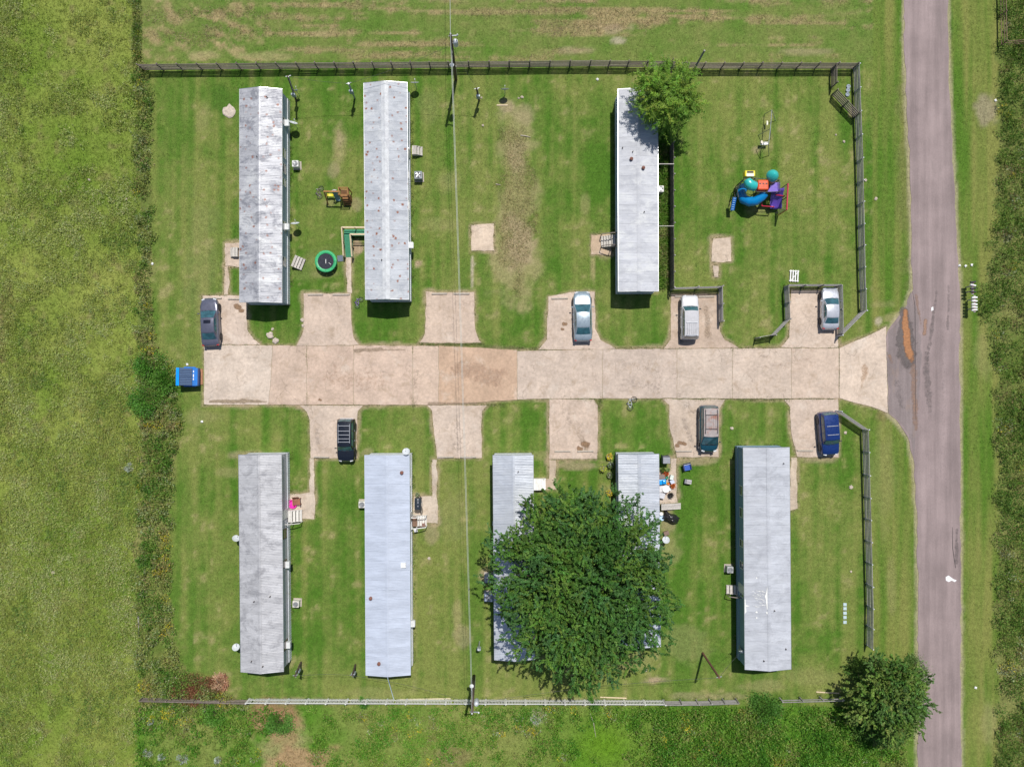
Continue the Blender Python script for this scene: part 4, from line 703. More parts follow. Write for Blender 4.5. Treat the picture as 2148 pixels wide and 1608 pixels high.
# ================================================================ cars
TY = dict(
    sedan=dict(st=[(-1, .72, .62), (-.975, .86, .80), (-.92, .93, .90), (-.8, .97, .95), (-.55, 1, .96), (-.2, 1, .94), (.2, 1, .93), (.42, .99, .94), (.6, .975, .90), (.78, .94, .84), (.9, .86, .75), (.965, .74, .66), (1, .56, .55)], cab=(.46, .13, -.42, -.74), hr=1.42, zb=.92, wr=.66, rack=0),
    suv=dict(st=[(-1, .88, .78), (-.985, .95, 1.0), (-.95, .98, 1.06), (-.6, 1, 1.07), (0, 1, 1.06), (.4, 1, 1.05), (.55, .985, 1.04), (.8, .955, 1.0), (.92, .91, .93), (.975, .84, .82), (1, .74, .66)], cab=(.47, .24, -.86, -.965), hr=1.68, zb=1.03, wr=.74, rack=1),
    van=dict(st=[(-1, .84, .80), (-.98, .93, 1.02), (-.94, .97, 1.08), (-.5, 1, 1.08), (.2, 1, 1.06), (.5, .99, 1.04), (.68, .965, 1.0), (.84, .90, .91), (.94, .78, .78), (1, .58, .58)], cab=(.66, .30, -.88, -.955), hr=1.74, zb=1.02, wr=.72, rack=1))
def car(label, ty, px_, py_, L, Wd, yaw, paint, name='parked_car', cat='car', hr=None, sunroof=False, roofpaint=None, hoodpaint=None, rack=None, lower=None, cross=(), ribs=0, rails=True, racklen=(.2, -.85), chrome=False):
    T = TY[ty]; hw = Wd / 2; hl = L / 2; hr = hr or T['hr']; zb = T['zb']; x, y = W(px_, py_); root = thing(name, label, cat, (x, y, .028), R(yaw), 'cars parked on the pads')
    st = T['st']; m = MB(); rows = []; ts = []
    for i in range(len(st) - 1):
        for u in (0, .5): ts.append(tuple(st[i][k] + (st[i + 1][k] - st[i][k]) * u for k in range(3)))
    ts.append(st[-1])
    for (t, wf, zt) in ts:
        w = hw * wf; z0 = .24 if abs(t) < .88 else .30; half = [(w * .86, z0), (w * .985, z0 + .1), (w, z0 + .26), (w * .995, zt - .26), (w * .97, zt - .1), (w * .915, zt - .03), (w * .8, zt), (w * .45, zt + .018), (0, zt + .024)]
        rows.append([(a, t * hl, z) for a, z in half] + [(-a, t * hl, z) for a, z in half[-2::-1]])
    m.quadgrid([r_[::-1] for r_ in rows]); n = len(rows[0])
    m.add(rows[0], [tuple(range(n))[::-1]]); m.add(rows[-1], [tuple(range(n))]); m.quadgrid([[r_[0] for r_ in rows], [r_[-1] for r_ in rows]])
    autosmooth(m.build('body', paint, root), 38)
    if lower: 
        for s in (-1, 1): MB().box((s * (hw - .012), 0, .45), (.05, L * .86, .26)).build('side_cladding', lower, root)
    # greenhouse
    yc, yt, yr, yb = [q * hl for q in T['cab']]; wb = hw * .925; wr = hw * T['wr'] * 1.05
    def top(u, v, o=0): # roof
        xx = u * wr; yy = yr + (yt - yr) * v; return (xx, yy + .05 * (v - .5) * (1 - u * u) * 2, hr - .045 * u * u - .05 * (2 * v - 1) ** 2 + o)
    def fr_(u, v, o=0):
        a = top(u, 1); w = lerp(wb * .97, wr, v); yy = lerp(yc + .10 * (1 - u * u), a[1], v); z = lerp(zb - .02, a[2], v) + .02 * math.sin(v * 3.1416); return (u * w, yy + o, z + o * .8)
    def rr_(u, v, o=0):
        a = top(u, 0); w = lerp(wb * .95, wr, v); yy = lerp(yb - .06 * (1 - u * u), a[1], v); z = lerp(zb - .0, a[2], v) + .015 * math.sin(v * 3.14); return (u * w, yy - o, z + o * .8)
    def sd_(s, u, v, o=0):  # u along y, v up
        yy0 = lerp(yb, yc, u); yy1 = lerp(yr, yt, u); a = top(s, u); xx = lerp(wb * (.97 - .02 * (2 * u - 1) ** 2), wr, v) + .025 * math.sin(v * 3.14); return (s * (xx + o), lerp(yy0, yy1, v), lerp(zb - .02, a[2], v))
    G = lambda f, n1, n2, u0=0, u1=1, v0=0, v1=1, **k: [[f(u0 + (u1 - u0) * i / n1, v0 + (v1 - v0) * j / n2, **k) for i in range(n1 + 1)] for j in range(n2 + 1)]
    m = MB(); m.quadgrid(G(fr_, 6, 3, 1, -1)); m.quadgrid(G(rr_, 6, 3, -1, 1)); m.quadgrid(G(lambda u, v: sd_(1, u, v), 6, 3)); m.quadgrid(G(lambda u, v: sd_(-1, u, v), 6, 3, 1, 0))
    autosmooth(m.build('cabin', paint, root), 38)
    m = MB(); m.quadgrid(G(top, 8, 10, -1, 1)); autosmooth(m.build('roof', roofpaint or paint, root), 38)
    m = MB(); m.quadgrid(G(lambda u, v: fr_(u, v, .014), 6, 3, .93, -.93, .06, .93)); autosmooth(m.build('windshield', M_cglass, root))
    m = MB(); m.quadgrid(G(lambda u, v: rr_(u, v, .014), 6, 3, -.86, .86, .12, .9)); autosmooth(m.build('rear_window', M_cglass, root))
    spl = ((.06, .34), (.37, .65), (.68, .93)) if ty != 'sedan' else ((.16, .46), (.49, .86))
    for s in (-1, 1):
        for (a, b) in spl:
            m = MB(); m.quadgrid(G(lambda u, v: sd_(s, u, v, .012), 3, 2, *((a, b) if s > 0 else (b, a)), .2, .88)); m.build('side_window', M_cglass, root)
    MB().quadgrid(G(lambda u, v: fr_(u, v, .02), 6, 1, .95, -.95, -.015, .05)).build('cowl', M_dark, root)
    for s in (-.45, .15): MB().bar(fr_(s, .1, .03), fr_(s + .42, .2, .03), .025).build('wiper', M_dark, root)
    # bonnet panel
    y1, y0 = (.93 * hl, yc + .10); zt_ = lambda t: float(np.interp(t, [q[0] for q in st], [q[2] for q in st])); wf_ = lambda t: float(np.interp(t, [q[0] for q in st], [q[1] for q in st]))
    f = lambda u, v: (u * hw * .78 * wf_((y0 + (y1 - y0) * v) / hl) * (1 - .1 * v), y0 + (y1 - y0) * v - .1 * u * u * v, zt_((y0 + (y1 - y0) * v) / hl) + .032 - .012 * u * u)
    m = MB(); m.quadgrid(G(f, 6, 6, -1, 1)); autosmooth(m.build('hood', hoodpaint or paint, root))
    if ty == 'sedan':
        y1, y0 = yb - .05, -.95 * hl; f2 = lambda u, v: (u * hw * .76 * wf_((y0 + (y1 - y0) * v) / hl), y0 + (y1 - y0) * v, zt_((y0 + (y1 - y0) * v) / hl) + .032 - .012 * u * u); m = MB(); m.quadgrid(G(f2, 4, 3, -1, 1)); autosmooth(m.build('trunk_lid', paint, root))
    if sunroof: m = MB(); m.quadgrid(G(lambda u, v: top(u, v, .012), 4, 3, -.55, .55, .62, .86)); m.build('sunroof', glassy('sunroof_glass', (.008, .008, .015)), root)
    M_lamp = glassy('lamp_lens', (.55, .57, .58), .1); M_tail = glassy('tail_lens', (.35, .015, .012), .12)
    for s in (-1, 1):
        bevel(MB().box((s * hw * .64, hl * .955, .68 if ty == 'sedan' else .82), (.32, .14, .13), -s * .35).build('headlight', M_lamp, root), .03); bevel(MB().box((s * hw * .8, -hl * .965, .78 if ty == 'sedan' else .88), (.22, .1, .16), s * .2).build('tail_light', M_tail, root), .02)
        mi = MB().box((s * (hw + .09), yc - .22, zb + .02), (.2, .1, .13)); bevel(mi.build('mirror', paint if ty == 'sedan' else M_dark, root), .03)
        for u in (.36, .68): MB().box((s * (hw + .01), lerp(yb, yc, u), zb - .16), (.03, .14, .03)).build('door_handle', M_alu if chrome else paint, root)
    bevel(MB().box((0, hl - .02, .48), (Wd * .66, .12, .2)).build('front_bumper', M_alu if chrome else (lower or paint), root), .05); bevel(MB().box((0, -hl + .0, .5), (Wd * .78, .12, .22)).build('rear_bumper', M_alu if chrome else (lower or paint), root), .05)
    wr_ = .32 if ty == 'sedan' else .36
    for s in (-1, 1):
        for yy in (hl * .62, -hl * .60):
            def ax(m_): m_.v = [(s * vz, vx, vy) for vx, vy, vz in m_.v]; return m_
            tyre = ax(MB().lathe([(wr_ * .62, -.1), (wr_ * .95, -.1), (wr_, -.06), (wr_, .06), (wr_ * .95, .1), (wr_ * .62, .095)], 20)).build('wheel', M_rubber, root, (s * (hw - .085), yy, wr_ - .01), smooth=False)
            ax(MB().lathe([(0, .075), (wr_ * .2, .08), (wr_ * .3, .06), (wr_ * .5, .085), (wr_ * .62, .075), (wr_ * .64, .05)], 14)).build('rim', pm('rim_metal', (.45, .46, .48), .35, .7), tyre)
            ax(MB().lathe([(wr_ * 1.2, .004), (wr_ * 1.16, .012), (wr_ * .98, .012)], 20)).build('wheel_arch', M_dark, root, (s * (hw * .998), yy, wr_ + .02))
    if rack is None: rack = T['rack']
    if rack:
        rk = pm('rack_bar', (.5, .52, .55), .4, .6) if rack == 1 else M_dark
        ya, yb2 = racklen[0] * hl, racklen[1] * hl; zz = hr + .035
        for s in (-1, 1):
            if rails: MB().bar((s * wr * .82, ya, zz), (s * wr * .82, yb2, zz), .035, .05).build('roof_rail', rk, root)
        for c in cross: MB().bar((-wr * .8, c * hl, zz + .02), (wr * .8, c * hl, zz + .02), .045, .04).build('cross_bar', rk, root)
        for k in range(ribs): xx = wr * .62 * (2 * k / (ribs - 1) - 1); MB().bar((xx, cross[0] * hl - .06, hr + .004), (xx, cross[-1] * hl + .06, hr + .0), .06, .05).build('roof_rib', roofpaint or paint, root)
    return root
def paint(name, c, metal=.35, rough=.3, **k): return pm(name, c, rough, metal, .05, 2, coat=.7, **k)
car('dark grey sedan with a black sunroof, parked on the leftmost pad', 'sedan', 447, 677, 4.65, 1.78, 2.6, paint('gunmetal_paint', (.115, .12, .165)), sunroof=True)
car('long silver blue sedan parked left of the white roofed home', 'sedan', 1220.5, 665, 4.85, 1.84, 1.2, paint('silver_blue_paint', (.27, .335, .385)))
P_w = paint('faded_white_paint', (.56, .56, .575), 0, .4, dirt=(.5, .48, .48), dirt_amt=.5)
car('white off-roader with roof rack and ribs, inside the rail fence', 'suv', 1442.5, 667, 4.3, 1.72, 0, P_w, lower=pm('grey_cladding', (.22, .22, .23), .6), roofpaint=pm('chalky_roof', (.44, .44, .46), .6, var=.1, dirt=(.33, .33, .34), dirt_amt=.6), cross=(-.27, -.82), ribs=5, rails=False, rack=1)
car('pearl silver sedan boxed in by rail fence, upper right', 'sedan', 1734.5, 648.5, 4.05, 1.72, 0, paint('pearl_paint', (.50, .52, .57)), hr=1.42)
car('black off-roader with silver roof rack, below the lane on the left', 'suv', 730, 921.5, 4.15, 1.72, 180, paint('black_paint', (.012, .016, .026)), cross=(.05, -.1, -.28, -.46, -.7), racklen=(.1, -.78), chrome=True)
car('teal van with rusty peeling roof, below the lane', 'van', 1482, 898, 4.5, 1.84, 180, paint('teal_paint', (.012, .08, .12)), lower=pm('dull_cladding', (.14, .14, .15), .6), roofpaint=pm('peeling_roof', (.33, .29, .28), .7, var=.15, scale=3, dirt=(.30, .13, .09), dirt_amt=.9), cross=(-.02, -.62), ribs=5, rack=2, racklen=(.18, -.85))
car('dark blue compact off-roader nearest the road', 'suv', 1731, 908, 4.2, 1.76, 184.5, paint('deep_blue_paint', (.008, .035, .17)), lower=pm('blue_cladding', (.11, .105, .115), .6), cross=(.02, -.38), racklen=(.1, -.5), rails=False)
# ================================================================ yard things
def at(px_, py_, h=0): return W3(px_, py_, h)
# wheel stops
WS = [(449, 625.5, 34, 'behind the dark grey sedan'), (491, 627, 24, 'partly hidden by the blotched roof home'), (662, 618, 32, 'left one on the pad above the lane between two upper homes'), (716, 618, 36, 'right one on the pad next to the ramp path'), (922, 616, 33, 'left one on the empty pad right of the rusty roof'), (968, 616, 34, 'right one on the empty pad right of the rusty roof'), (1174, 626, 35, 'left of the silver blue sedan'), (1424, 622, 17, 'left of the white off-roader nose'), (1481, 622, 34, 'right of the white off-roader nose'), (675, 958, 32, 'left of the black off-roader nose'), (935, 958, 34, 'left one on the pad right of the pale blue home'), (982, 958, 34, 'right one on the pad right of the pale blue home'), (1180, 946, 34, 'left one on the pad above the huge tree'), (1228, 946, 34, 'right one on the pad above the huge tree'), (1434, 945.5, 34, 'left of the teal van'), (1688, 944.5, 34, 'left of the dark blue off-roader')]
wsm = MB(); wsm.add([(-.5, -.09, 0), (.5, -.09, 0), (.5, .09, 0), (-.5, .09, 0), (-.49, -.055, .13), (.49, -.055, .13), (.49, .055, .13), (-.49, .055, .13)], [(3, 2, 1, 0), (4, 5, 6, 7), (0, 1, 5, 4), (1, 2, 6, 5), (2, 3, 7, 6), (3, 0, 4, 7)]); wsm = wsm.mesh('wheel_stop', M_stop)
for (x, y, l, lb) in WS: o = link('wheel_stop', wsm, None, (*W(x, y), .02), random.uniform(-.02, .02)); o.scale = (l / S, 1, 1); tag(o, 'concrete wheel stop ' + lb, 'wheel stop', 'concrete wheel stops')

# utility poles
M_can = pm('transformer_grey', (.55, .58, .62), .45, .2); M_por = glassy('porcelain', (.7, .72, .72), .15); M_wire = pm('bare_wire', (.55, .58, .55), .5, .3); M_cable = pm('black_cable', (.06, .06, .06), .7)
def upole(label, base, tpx, hh, side=1, canz=7.6, lampz=4.6):
    bx, by = W(*base); tx, ty = W(*tpx, hh); dx, dy = tx - bx, ty - by; root = thing('utility_pole', label, 'utility pole', (bx, by, 0)); f = lambda z: (dx * z / hh, dy * z / hh, z)
    MB().tube([(0, 0, -.3), f(hh * .5), f(hh)], [.16, .14, .11], 12).build('pole', M_pole, root, smooth=True)
    c = f(canz); m = MB(); m.lathe([(.0, 0), (.2, 0), (.22, .04), (.22, .75), (.18, .84), (.1, .88), (0, .88)], 16, (c[0] + .36, c[1], canz - .4)); t = m.build('transformer', M_can, root, smooth=True)
    MB().bar((c[0] + .08, c[1], canz), (c[0] + .2, c[1], canz), .08).build('bracket', M_galv, t)
    for k in (-1, 1): MB().lathe([(.05, 0), (.06, .05), (.03, .08), (.055, .12), (.02, .2), (0, .21)], 8, (c[0] + .36 + .09 * k, c[1], canz + .46)).build('bushing', M_por, t)
    MB().bar((c[0] - .12, c[1], hh - .35), (f(hh)[0] + .62, f(hh)[1], hh - .2), .07, .09).build('cross_arm', M_galv, root)
    MB().lathe([(.05, 0), (.07, .06), (.03, .1), (.06, .15), (0, .22)], 8, (f(hh)[0] + .58, f(hh)[1], hh - .16)).build('insulator', M_por, root); MB().lathe([(.05, 0), (.07, .06), (.03, .1), (.06, .15), (0, .22)], 8, (*f(hh)[:2], hh)).build('insulator', M_por, root)
    l = f(lampz); s = -1 if by < 0 else 1
    MB().tube([l, (l[0] - .1, l[1] + .25 * -s, lampz + .15), (l[0] - .12, l[1] + .55 * -s, lampz + .12)], .03, 6).build('lamp_arm', M_galv, root)
    MB().lathe([(.02, .12), (.12, .1), (.2, .0), (.17, -.06), (0, -.08)], 14, (l[0] - .12, l[1] + .62 * -s, lampz + .08)).build('lamp_head', pm('lamp_shade_white', (.7, .72, .72), .4), root)
    MB().tube([(.15, .0, .0), (f(3)[0] + .15, f(3)[1], 3.0)], .03, 6).build('conduit', M_galv, root); return [Vector((bx, by, 0)) + Vector(f(z)) for z in (hh + .15, hh - 1.9)]
pa = upole('tall utility pole with transformer crossing the upper rail fence', (956, 167), (945, 72), 9.2)
pb = upole('utility pole with white transformer at the picket fence', (994, 1417), (990, 1495), 8.2, canz=6.0, lampz=3.9)
def wire(label, a, b, sag, r_, mat=None, n=24, name='power_line'):
    a, b = Vector(a), Vector(b); pts = [tuple(a.lerp(b, k / n) - a + Vector((0, 0, -sag * 4 * (k / n) * (1 - k / n)))) for k in range(n + 1)]
    return tag(MB().tube(pts, r_, 5).build(name, mat or M_wire, None, a), label, 'cable')
wire('upper bright power line running between the two utility poles', pa[0], pb[0], .7, .013); wire('lower power line running between the two utility poles', pa[1], pb[1], .9, .012)
wire('power line leaving the upper pole over the hay field', pa[0], (pa[0].x - .6, 75, 9.2), .4, .018)
# meter poles
M_meter = pm('meter_box_grey', (.36, .41, .45), .5, .3)
def meter(label, base, tpx, hh, r_=.09, boxz=1.6, mat=None, box=True, arm=True):
    bx, by = W(*base); tx, ty = W(*tpx, hh); dx, dy = tx - bx, ty - by; root = thing('service_pole', label, 'pole', (bx, by, 0)); f = lambda z: (dx * z / hh, dy * z / hh, z)
    MB().tube([(0, 0, -.2), f(hh)], [r_ * 1.1, r_], 10).build('pole', mat or M_pole, root)
    if box:
        c = f(boxz); bb = bevel(MB().box((c[0] + .02, c[1] - r_ - .1, boxz), (.36, .2, .62)).build('meter_box', M_meter, root), .02); MB().lathe([(.11, 0), (.11, .06), (.07, .1), (0, .11)], 12, (c[0] + .02, c[1] - r_ - .1, boxz + .31)).build('meter', M_por, bb); MB().tube([(c[0] + .1, c[1] - r_, boxz + .2), (*[q + e for q, e in zip(f(hh)[:2], (.1, -r_))], hh + .12)], .03, 6).build('conduit', M_galv, root)
    if arm: MB().bar((f(hh)[0] - .25, f(hh)[1], hh - .1), (f(hh)[0] + .25, f(hh)[1] + .1, hh - .08), .05).build('arm', M_galv, root)
    return Vector((bx, by, 0)) + Vector(f(hh))
m1 = meter('leaning dark service pole right of the blotched roof home', (621, 212), (604, 160), 4.6, boxz=1.5); m2 = meter('service pole with blue grey meter box between two upper homes', (744, 206), (731, 175), 3.5, boxz=2.0, mat=M_galv); m3 = meter('service pole with meter box right of the tall upper pole', (1005, 211), (1000, 186), 3.1, boxz=1.5)
m4 = meter('service pole at the bottom right of the lavender walled home', (631, 1388), (619, 1417), 3.2); m5 = meter('service pole left of the pale blue home bottom end', (745, 1394), (739, 1416), 2.6); m6 = meter('rusty leaning service pole between huge tree and grey roofed home', (1474, 1369), (1509, 1421), 5.6, .1, mat=pm('rusty_post', (.16, .075, .05), .85, var=.3), box=False)
m7 = meter('short white meter post left of the huge tree', (1006, 1345), (1004, 1360), 1.9, .06, 1.4, M_galv, arm=False); m8 = meter('white meter mast on the blue walled home corner', (1549, 1348), (1556, 1366), 2.4, .05, 1.7, M_galv)
for lb, a, b, s_ in (('thin service cable from upper pole to the pole beside it', pa[1], m3, .3), ('thin service cable between upper pole and meter box pole', pa[1], m2, .5), ('thin service cable to the leaning dark pole', m2, m1, .3), ('thin service cable from lower pole leftward', pb[1], m5, .6), ('thin service cable toward the lavender walled home', m5, m4, .3), ('thin service cable from lower pole to the rusty pole', pb[1], m6, .8), ('thin service cable from rusty pole to blue walled home', m6, m8, .2)): wire(lb, a, b, s_, .012, M_cable, 14, 'service_cable')
meter('old grey post leaning at the top fence right of the willow', (1449, 158), (1478, 106), 3.6, .09, mat=M_wood, box=False, arm=False)

# satellite dishes
def dish(label, px_, py_, h=1.3, az=90, el=30, r_=.38):
    x, y = W(px_, py_, h); root = thing('satellite_dish', label, 'satellite dish', (x, y, 0), 0, 'satellite dishes'); MB().tube([(0, 0, -.15), (0, 0, h - .15)], .03, 8).build('mast', M_galv, root)
    a, e = R(az), R(el); d = Vector((math.cos(a) * math.cos(e), math.sin(a) * math.cos(e), math.sin(e))); q = d.to_track_quat('Z', 'Y').to_matrix(); c = Vector((0, 0, h)) - d * .05
    m = MB(); m.lathe([(0, .0), (r_ * .5, .025), (r_ * .85, .07), (r_, .1), (r_ * .99, .11), (r_ * .84, .085), (r_ * .5, .04), (0, .015)], 20, (0, 0, 0)); m.v = [tuple(c + q @ Vector(v)) for v in m.v]; autosmooth(m.build('reflector', pm('dish_white', (.50, .53, .55), .5), root), 50)
    low = c - q @ Vector((0, r_, 0)) + d * .1; f = c + d * .5 - Vector((0, 0, .12)); MB().tube([low, f], .015, 6).build('feed_arm', M_galv, root); MB().tube([f, f - d * .12], [.035, .03], 8).build('feed_horn', M_por, root); return root
for (x, y, az, el, h, lb) in ((870, 174, 90, 25, 1.3, 'dish by the top end of the rust spotted home'), (615, 258, 70, 28, 1.35, 'dish below the leaning dark pole'), (619, 469, 92, 25, 1.35, 'dish left of the green ramp, beside blotched roof home'), (1059, 188, 90, 15, 1.25, 'dish standing on the empty lot'), (495, 1357, 80, 55, 1.4, 'dish at the bottom left of the lavender walled home'), (495, 1129, 60, 40, 1.5, 'dish at the left side of the lavender walled home'), (852, 947, 95, 60, 2.9, 'dish on a high mast at the top of the pale blue home'), (1397, 1132, 100, 62, 1.2, 'dish right of the huge tree'), (621, 190, 95, 15, 1.1, 'small dish near the leaning dark pole')): dish('white satellite ' + lb, x, y, h, az, el, (.36 if el > 35 else .42) if h > 1.15 else .22)

# air conditioners
def acunit(label, px_, py_, s_, hh, c, fan=(.2, .2, .2), grp='outdoor air conditioners'):
    x, y = W(px_, py_, hh); root = thing('air_conditioner', label, 'air conditioner', (x, y, 0), random.uniform(-.04, .04), grp); mat = pm('ac_%.2f' % c[0], c, .5, .1, dirt=(.3, .28, .25), dirt_amt=.3)
    bevel(MB().box((0, 0, hh / 2), (s_, s_, hh)).build('housing', mat, root), .03); MB().box((0, 0, .0), (s_ + .2, s_ + .2, .1)).build('pad', M_stop, root)
    MB().lathe([(s_ * .40, hh + .004), (s_ * .40, hh + .012), (0, hh + .013)], 20).build('fan_well', pm('fan_dark_%.2f' % fan[0], fan, .6), root)
    m = MB()
    for k in range(4): a = k * 1.5708 + .4; m.add([(0, 0, hh + .018), (s_ * .34 * math.cos(a), s_ * .34 * math.sin(a), hh + .02), (s_ * .36 * math.cos(a + .7), s_ * .36 * math.sin(a + .7), hh + .03)], [(0, 1, 2)])
    m.build('fan_blade', M_alu, root); m = MB()
    for r_ in (.16, .28, .39): m.tube([(s_ * r_ * math.cos(t), s_ * r_ * math.sin(t), hh + .045) for t in np.linspace(0, 6.283, 17)[:-1]], .008, 4, closed=True)
    m.build('guard', M_galv, root)
acunit('white air conditioner beside the blotched roof home', 619, 343, .62, .75, (.68, .68, .67)); acunit('dark grey air conditioner with visible fan by rust spotted home', 877, 367, .75, .8, (.2, .23, .26), (.03, .03, .04)); acunit('pale air conditioner behind the white roofed home', 1386, 396, .62, .7, (.58, .58, .55)); acunit('white air conditioner with rusty fan left of pale blue home', 759, 1058, .65, .75, (.66, .64, .58), (.2, .1, .06)); acunit('white air conditioner right of the lavender walled home', 620, 1267, .62, .7, (.66, .68, .68)); acunit('grey air conditioner left of the blue walled home', 1532, 1195, .6, .75, (.4, .41, .42)); acunit('blue grey air conditioner half under the huge tree', 1025, 1214, .75, .8, (.3, .34, .42)); acunit('blue grey air conditioner shaded by the huge tree, lower one', 1025, 1253, .8, .8, (.28, .34, .46))  # the two units under the tree carry blue skylit shade in their base colour
def winac(label, key, py_, s):
    root, cx, cy, yaw, Wd, L, he = HOMES[key]; yy = W(0, py_, 1.5)[1] - cy; lx = s * (Wd / 2 - .14 + .2); x = cx + lx * math.cos(yaw) - yy * math.sin(yaw); y = cy + lx * math.sin(yaw) + yy * math.cos(yaw)
    t = thing('window_air_conditioner', label, 'air conditioner', (x, y, 1.3), yaw, 'window air conditioners'); bevel(MB().box((0, 0, .2), (.46, .6, .4)).build('housing', pm('wac_white', (.64, .66, .66), .5, dirt=(.4, .38, .35)), t), .02)
    for k in range(5): MB().box((s * .235, 0, .07 + k * .065), (.012, .5, .02)).build('louvre', M_galv, t)
    MB().bar((-s * .2, 0, -.35), (s * .15, 0, 0.0), .04).build('support', M_galv, t)
winac('upper window air conditioner on the blotched roof home', 'T1', 259, 1); winac('lower window air conditioner on the blotched roof home', 'T1', 476, 1); winac('window air conditioner on the rust spotted home', 'T2', 515, 1); winac('upper window air conditioner on the lavender walled home', 'T4', 1184, 1); winac('lower window air conditioner on the lavender walled home', 'T4', 1352, 1); winac('window air conditioner on the pale blue home', 'T5', 1307, 1)

# steps and porches
def steps(label, px_, py_, dr, wid, land, n, top_h, tread, mat, rail=0, yaw=0, mat_land=None, name='porch_steps', rail_mat=None, sides=(1, -1)):
    """origin at the wall side centre on the ground, x = outwards"""
    x, y = W(px_, py_); root = thing(name, label, 'steps', (x, y, .02), yaw + (0 if dr > 0 else math.pi), 'porch steps'); w2 = wid / 2
    npl = max(1, int(land / .14))
    for k in range(npl): MB().box((land * (k + .5) / npl, 0, top_h), (land / npl - .012, wid, .04)).build('plank', mat_land or mat, root)
    rise = top_h / (n + 1)
    for k in range(n): MB().box((land + tread * (k + .5), 0, top_h - rise * (k + 1)), (tread - .03, wid, .05)).build('tread', mat, root)
    for s in (-1, 1):
        MB().prism([(0, 0), (land + tread * n, 0), (land + tread * n, rise * .7), (land, top_h - .03), (0, top_h - .03)], -.02, .02).build('stringer', mat, root).matrix_local = Matrix.Translation((0, s * (w2 - .03), 0)) @ Matrix.Rotation(math.pi / 2, 4, 'X')
        for q in (.05, max(.1, land - .05)): MB().box((q, s * (w2 - .05), top_h / 2), (.08, .06, top_h - .04)).build('leg', mat, root)
    if rail:
        rm_ = rail_mat or mat
        for s in sides:
            a, b, c = (0.02, s * (w2 + .02), top_h + .9), (land, s * (w2 + .02), top_h + .9), (land + tread * n, s * (w2 + .02), .9 + rise); MB().bar(a, b, .07, .05).build('handrail', rm_, root); MB().bar(b, c, .07, .05).build('handrail', rm_, root)
            for q in (a, b, c): MB().bar((q[0], q[1], 0), q, .06).build('post', rm_, root)
    return root
M_wstep = pm('pale_boards', (.60, .58, .54), .8, var=.15, rnd=.12)
steps('small grey board steps on the right of the rust spotted home', 866, 318.5, 1, .85, .45, 2, .55, .27, M_plank); steps('grey board steps with rails left of the white roofed home', 1288, 507.5, -1, 1.1, .35, 4, .75, .24, M_plank, 1, rail_mat=M_wooddark); steps('pale board porch steps with rail at the lavender walled home', 606, 1080, 1, 1.15, .55, 3, .72, .27, M_wstep, 1, sides=(-1,)); steps('white porch steps with brown mat at the pale blue home', 867.5, 1090, 1, 1.0, .45, 4, .72, .22, M_wstep, 1, rail_mat=M_white, mat_land=pm('brown_mat', (.2, .12, .08), .95)); steps('grey block steps left of the blue walled home', 1548, 1234.5, -1, .85, .3, 3, .6, .3, M_plank, 1, sides=(1,), rail_mat=M_wooddark); steps('small step at the left side of the blotched roof home', 502, 530, -1, .9, .5, 1, .4, .3, M_plank)
steps('loose grey wooden steps standing tilted on the lawn', 618, 548, 1, 1.15, .25, 3, .5, .25, M_plank, yaw=R(-22), name='loose_steps')
steps('white landing at the left home under the huge tree', 1119, 1014, 1, 1.1, .9, 1, .6, .3, M_white)
r_ = thing('board_ramp', 'long grey board ramp at the right home under the huge tree', 'ramp', (*W(1385, 1061), 0)); 
for k in range(3): MB().bar((0, -.22 + k * .2, .5), (2.0, -.18 + k * .2, .06), .19, .04).build('plank', M_plank, r_)
for s in (-1, 1): MB().box((.1, s * .22, .24), (.09, .09, .46)).build('leg', M_wood, r_)
# green carpeted ramp with timber rails
rx, ry = W(742, 505); ramp_ = thing('access_ramp', 'green carpeted access ramp with pale timber handrails, L-shaped', 'ramp', (rx, ry, 0)); L3 = lambda px_, py_, h: tuple(Vector(W3(px_, py_, h)) - Vector((rx, ry, 0)))
M_gcar = pm('green_carpet', (.05, .24, .135), .95, var=.2, scale=8, bmp=.3); zt = .68
def deck(nm, q, mat, th=.06):
    m = MB(); n = len(q); m.add(list(q) + [(a, b, c - th) for a, b, c in q], [tuple(range(n))[::-1], tuple(range(n, 2 * n))] + [(i, (i + 1) % n, n + (i + 1) % n, n + i) for i in range(n)]); return m.build(nm, mat, ramp_)
A = L3(717, 477, 1.6); Bc = L3(733.5, 490, 1.6); x0, x1, ya, yb_ = A[0], Bc[0], A[1], Bc[1]; yend = L3(717, 536, .9)[1]; xw = L3(764, 470, 1.6)[0] + .25
deck('landing', [(x0, ya, zt), (x0, yb_, zt), (xw, yb_, zt), (xw, ya, zt)], M_gcar); deck('ramp_deck', [(x0, yb_ - .002, zt), (x0 + .02, yend, .05), (x1 + .02, yend, .05), (x1, yb_ - .002, zt)], M_gcar)
def hrail(pts):
    for a, b in zip(pts[:-1], pts[1:]):
        MB().bar(a, b, .11, .045).build('handrail', M_newwood, ramp_); MB().bar((a[0], a[1], a[2] - .45), (b[0], b[1], b[2] - .45), .035, .09).build('mid_rail', M_newwood, ramp_)
        n = max(1, round((Vector(b) - Vector(a)).length / 1.1))
        for k in range(n + 1): q = Vector(a).lerp(Vector(b), k / n); MB().bar((q.x, q.y, 0), (q.x, q.y, q.z - .03), .085).build('post', M_newwood, ramp_)
hrail([(xw, ya + .03, zt + .92), (x0 - .03, ya + .03, zt + .92), (x0 - .02, yend, .95)]); hrail([(xw, yb_ - .04, zt + .92), (x1 + .03, yb_ - .04, zt + .92), (x1 + .05, yend - .08, .95)])
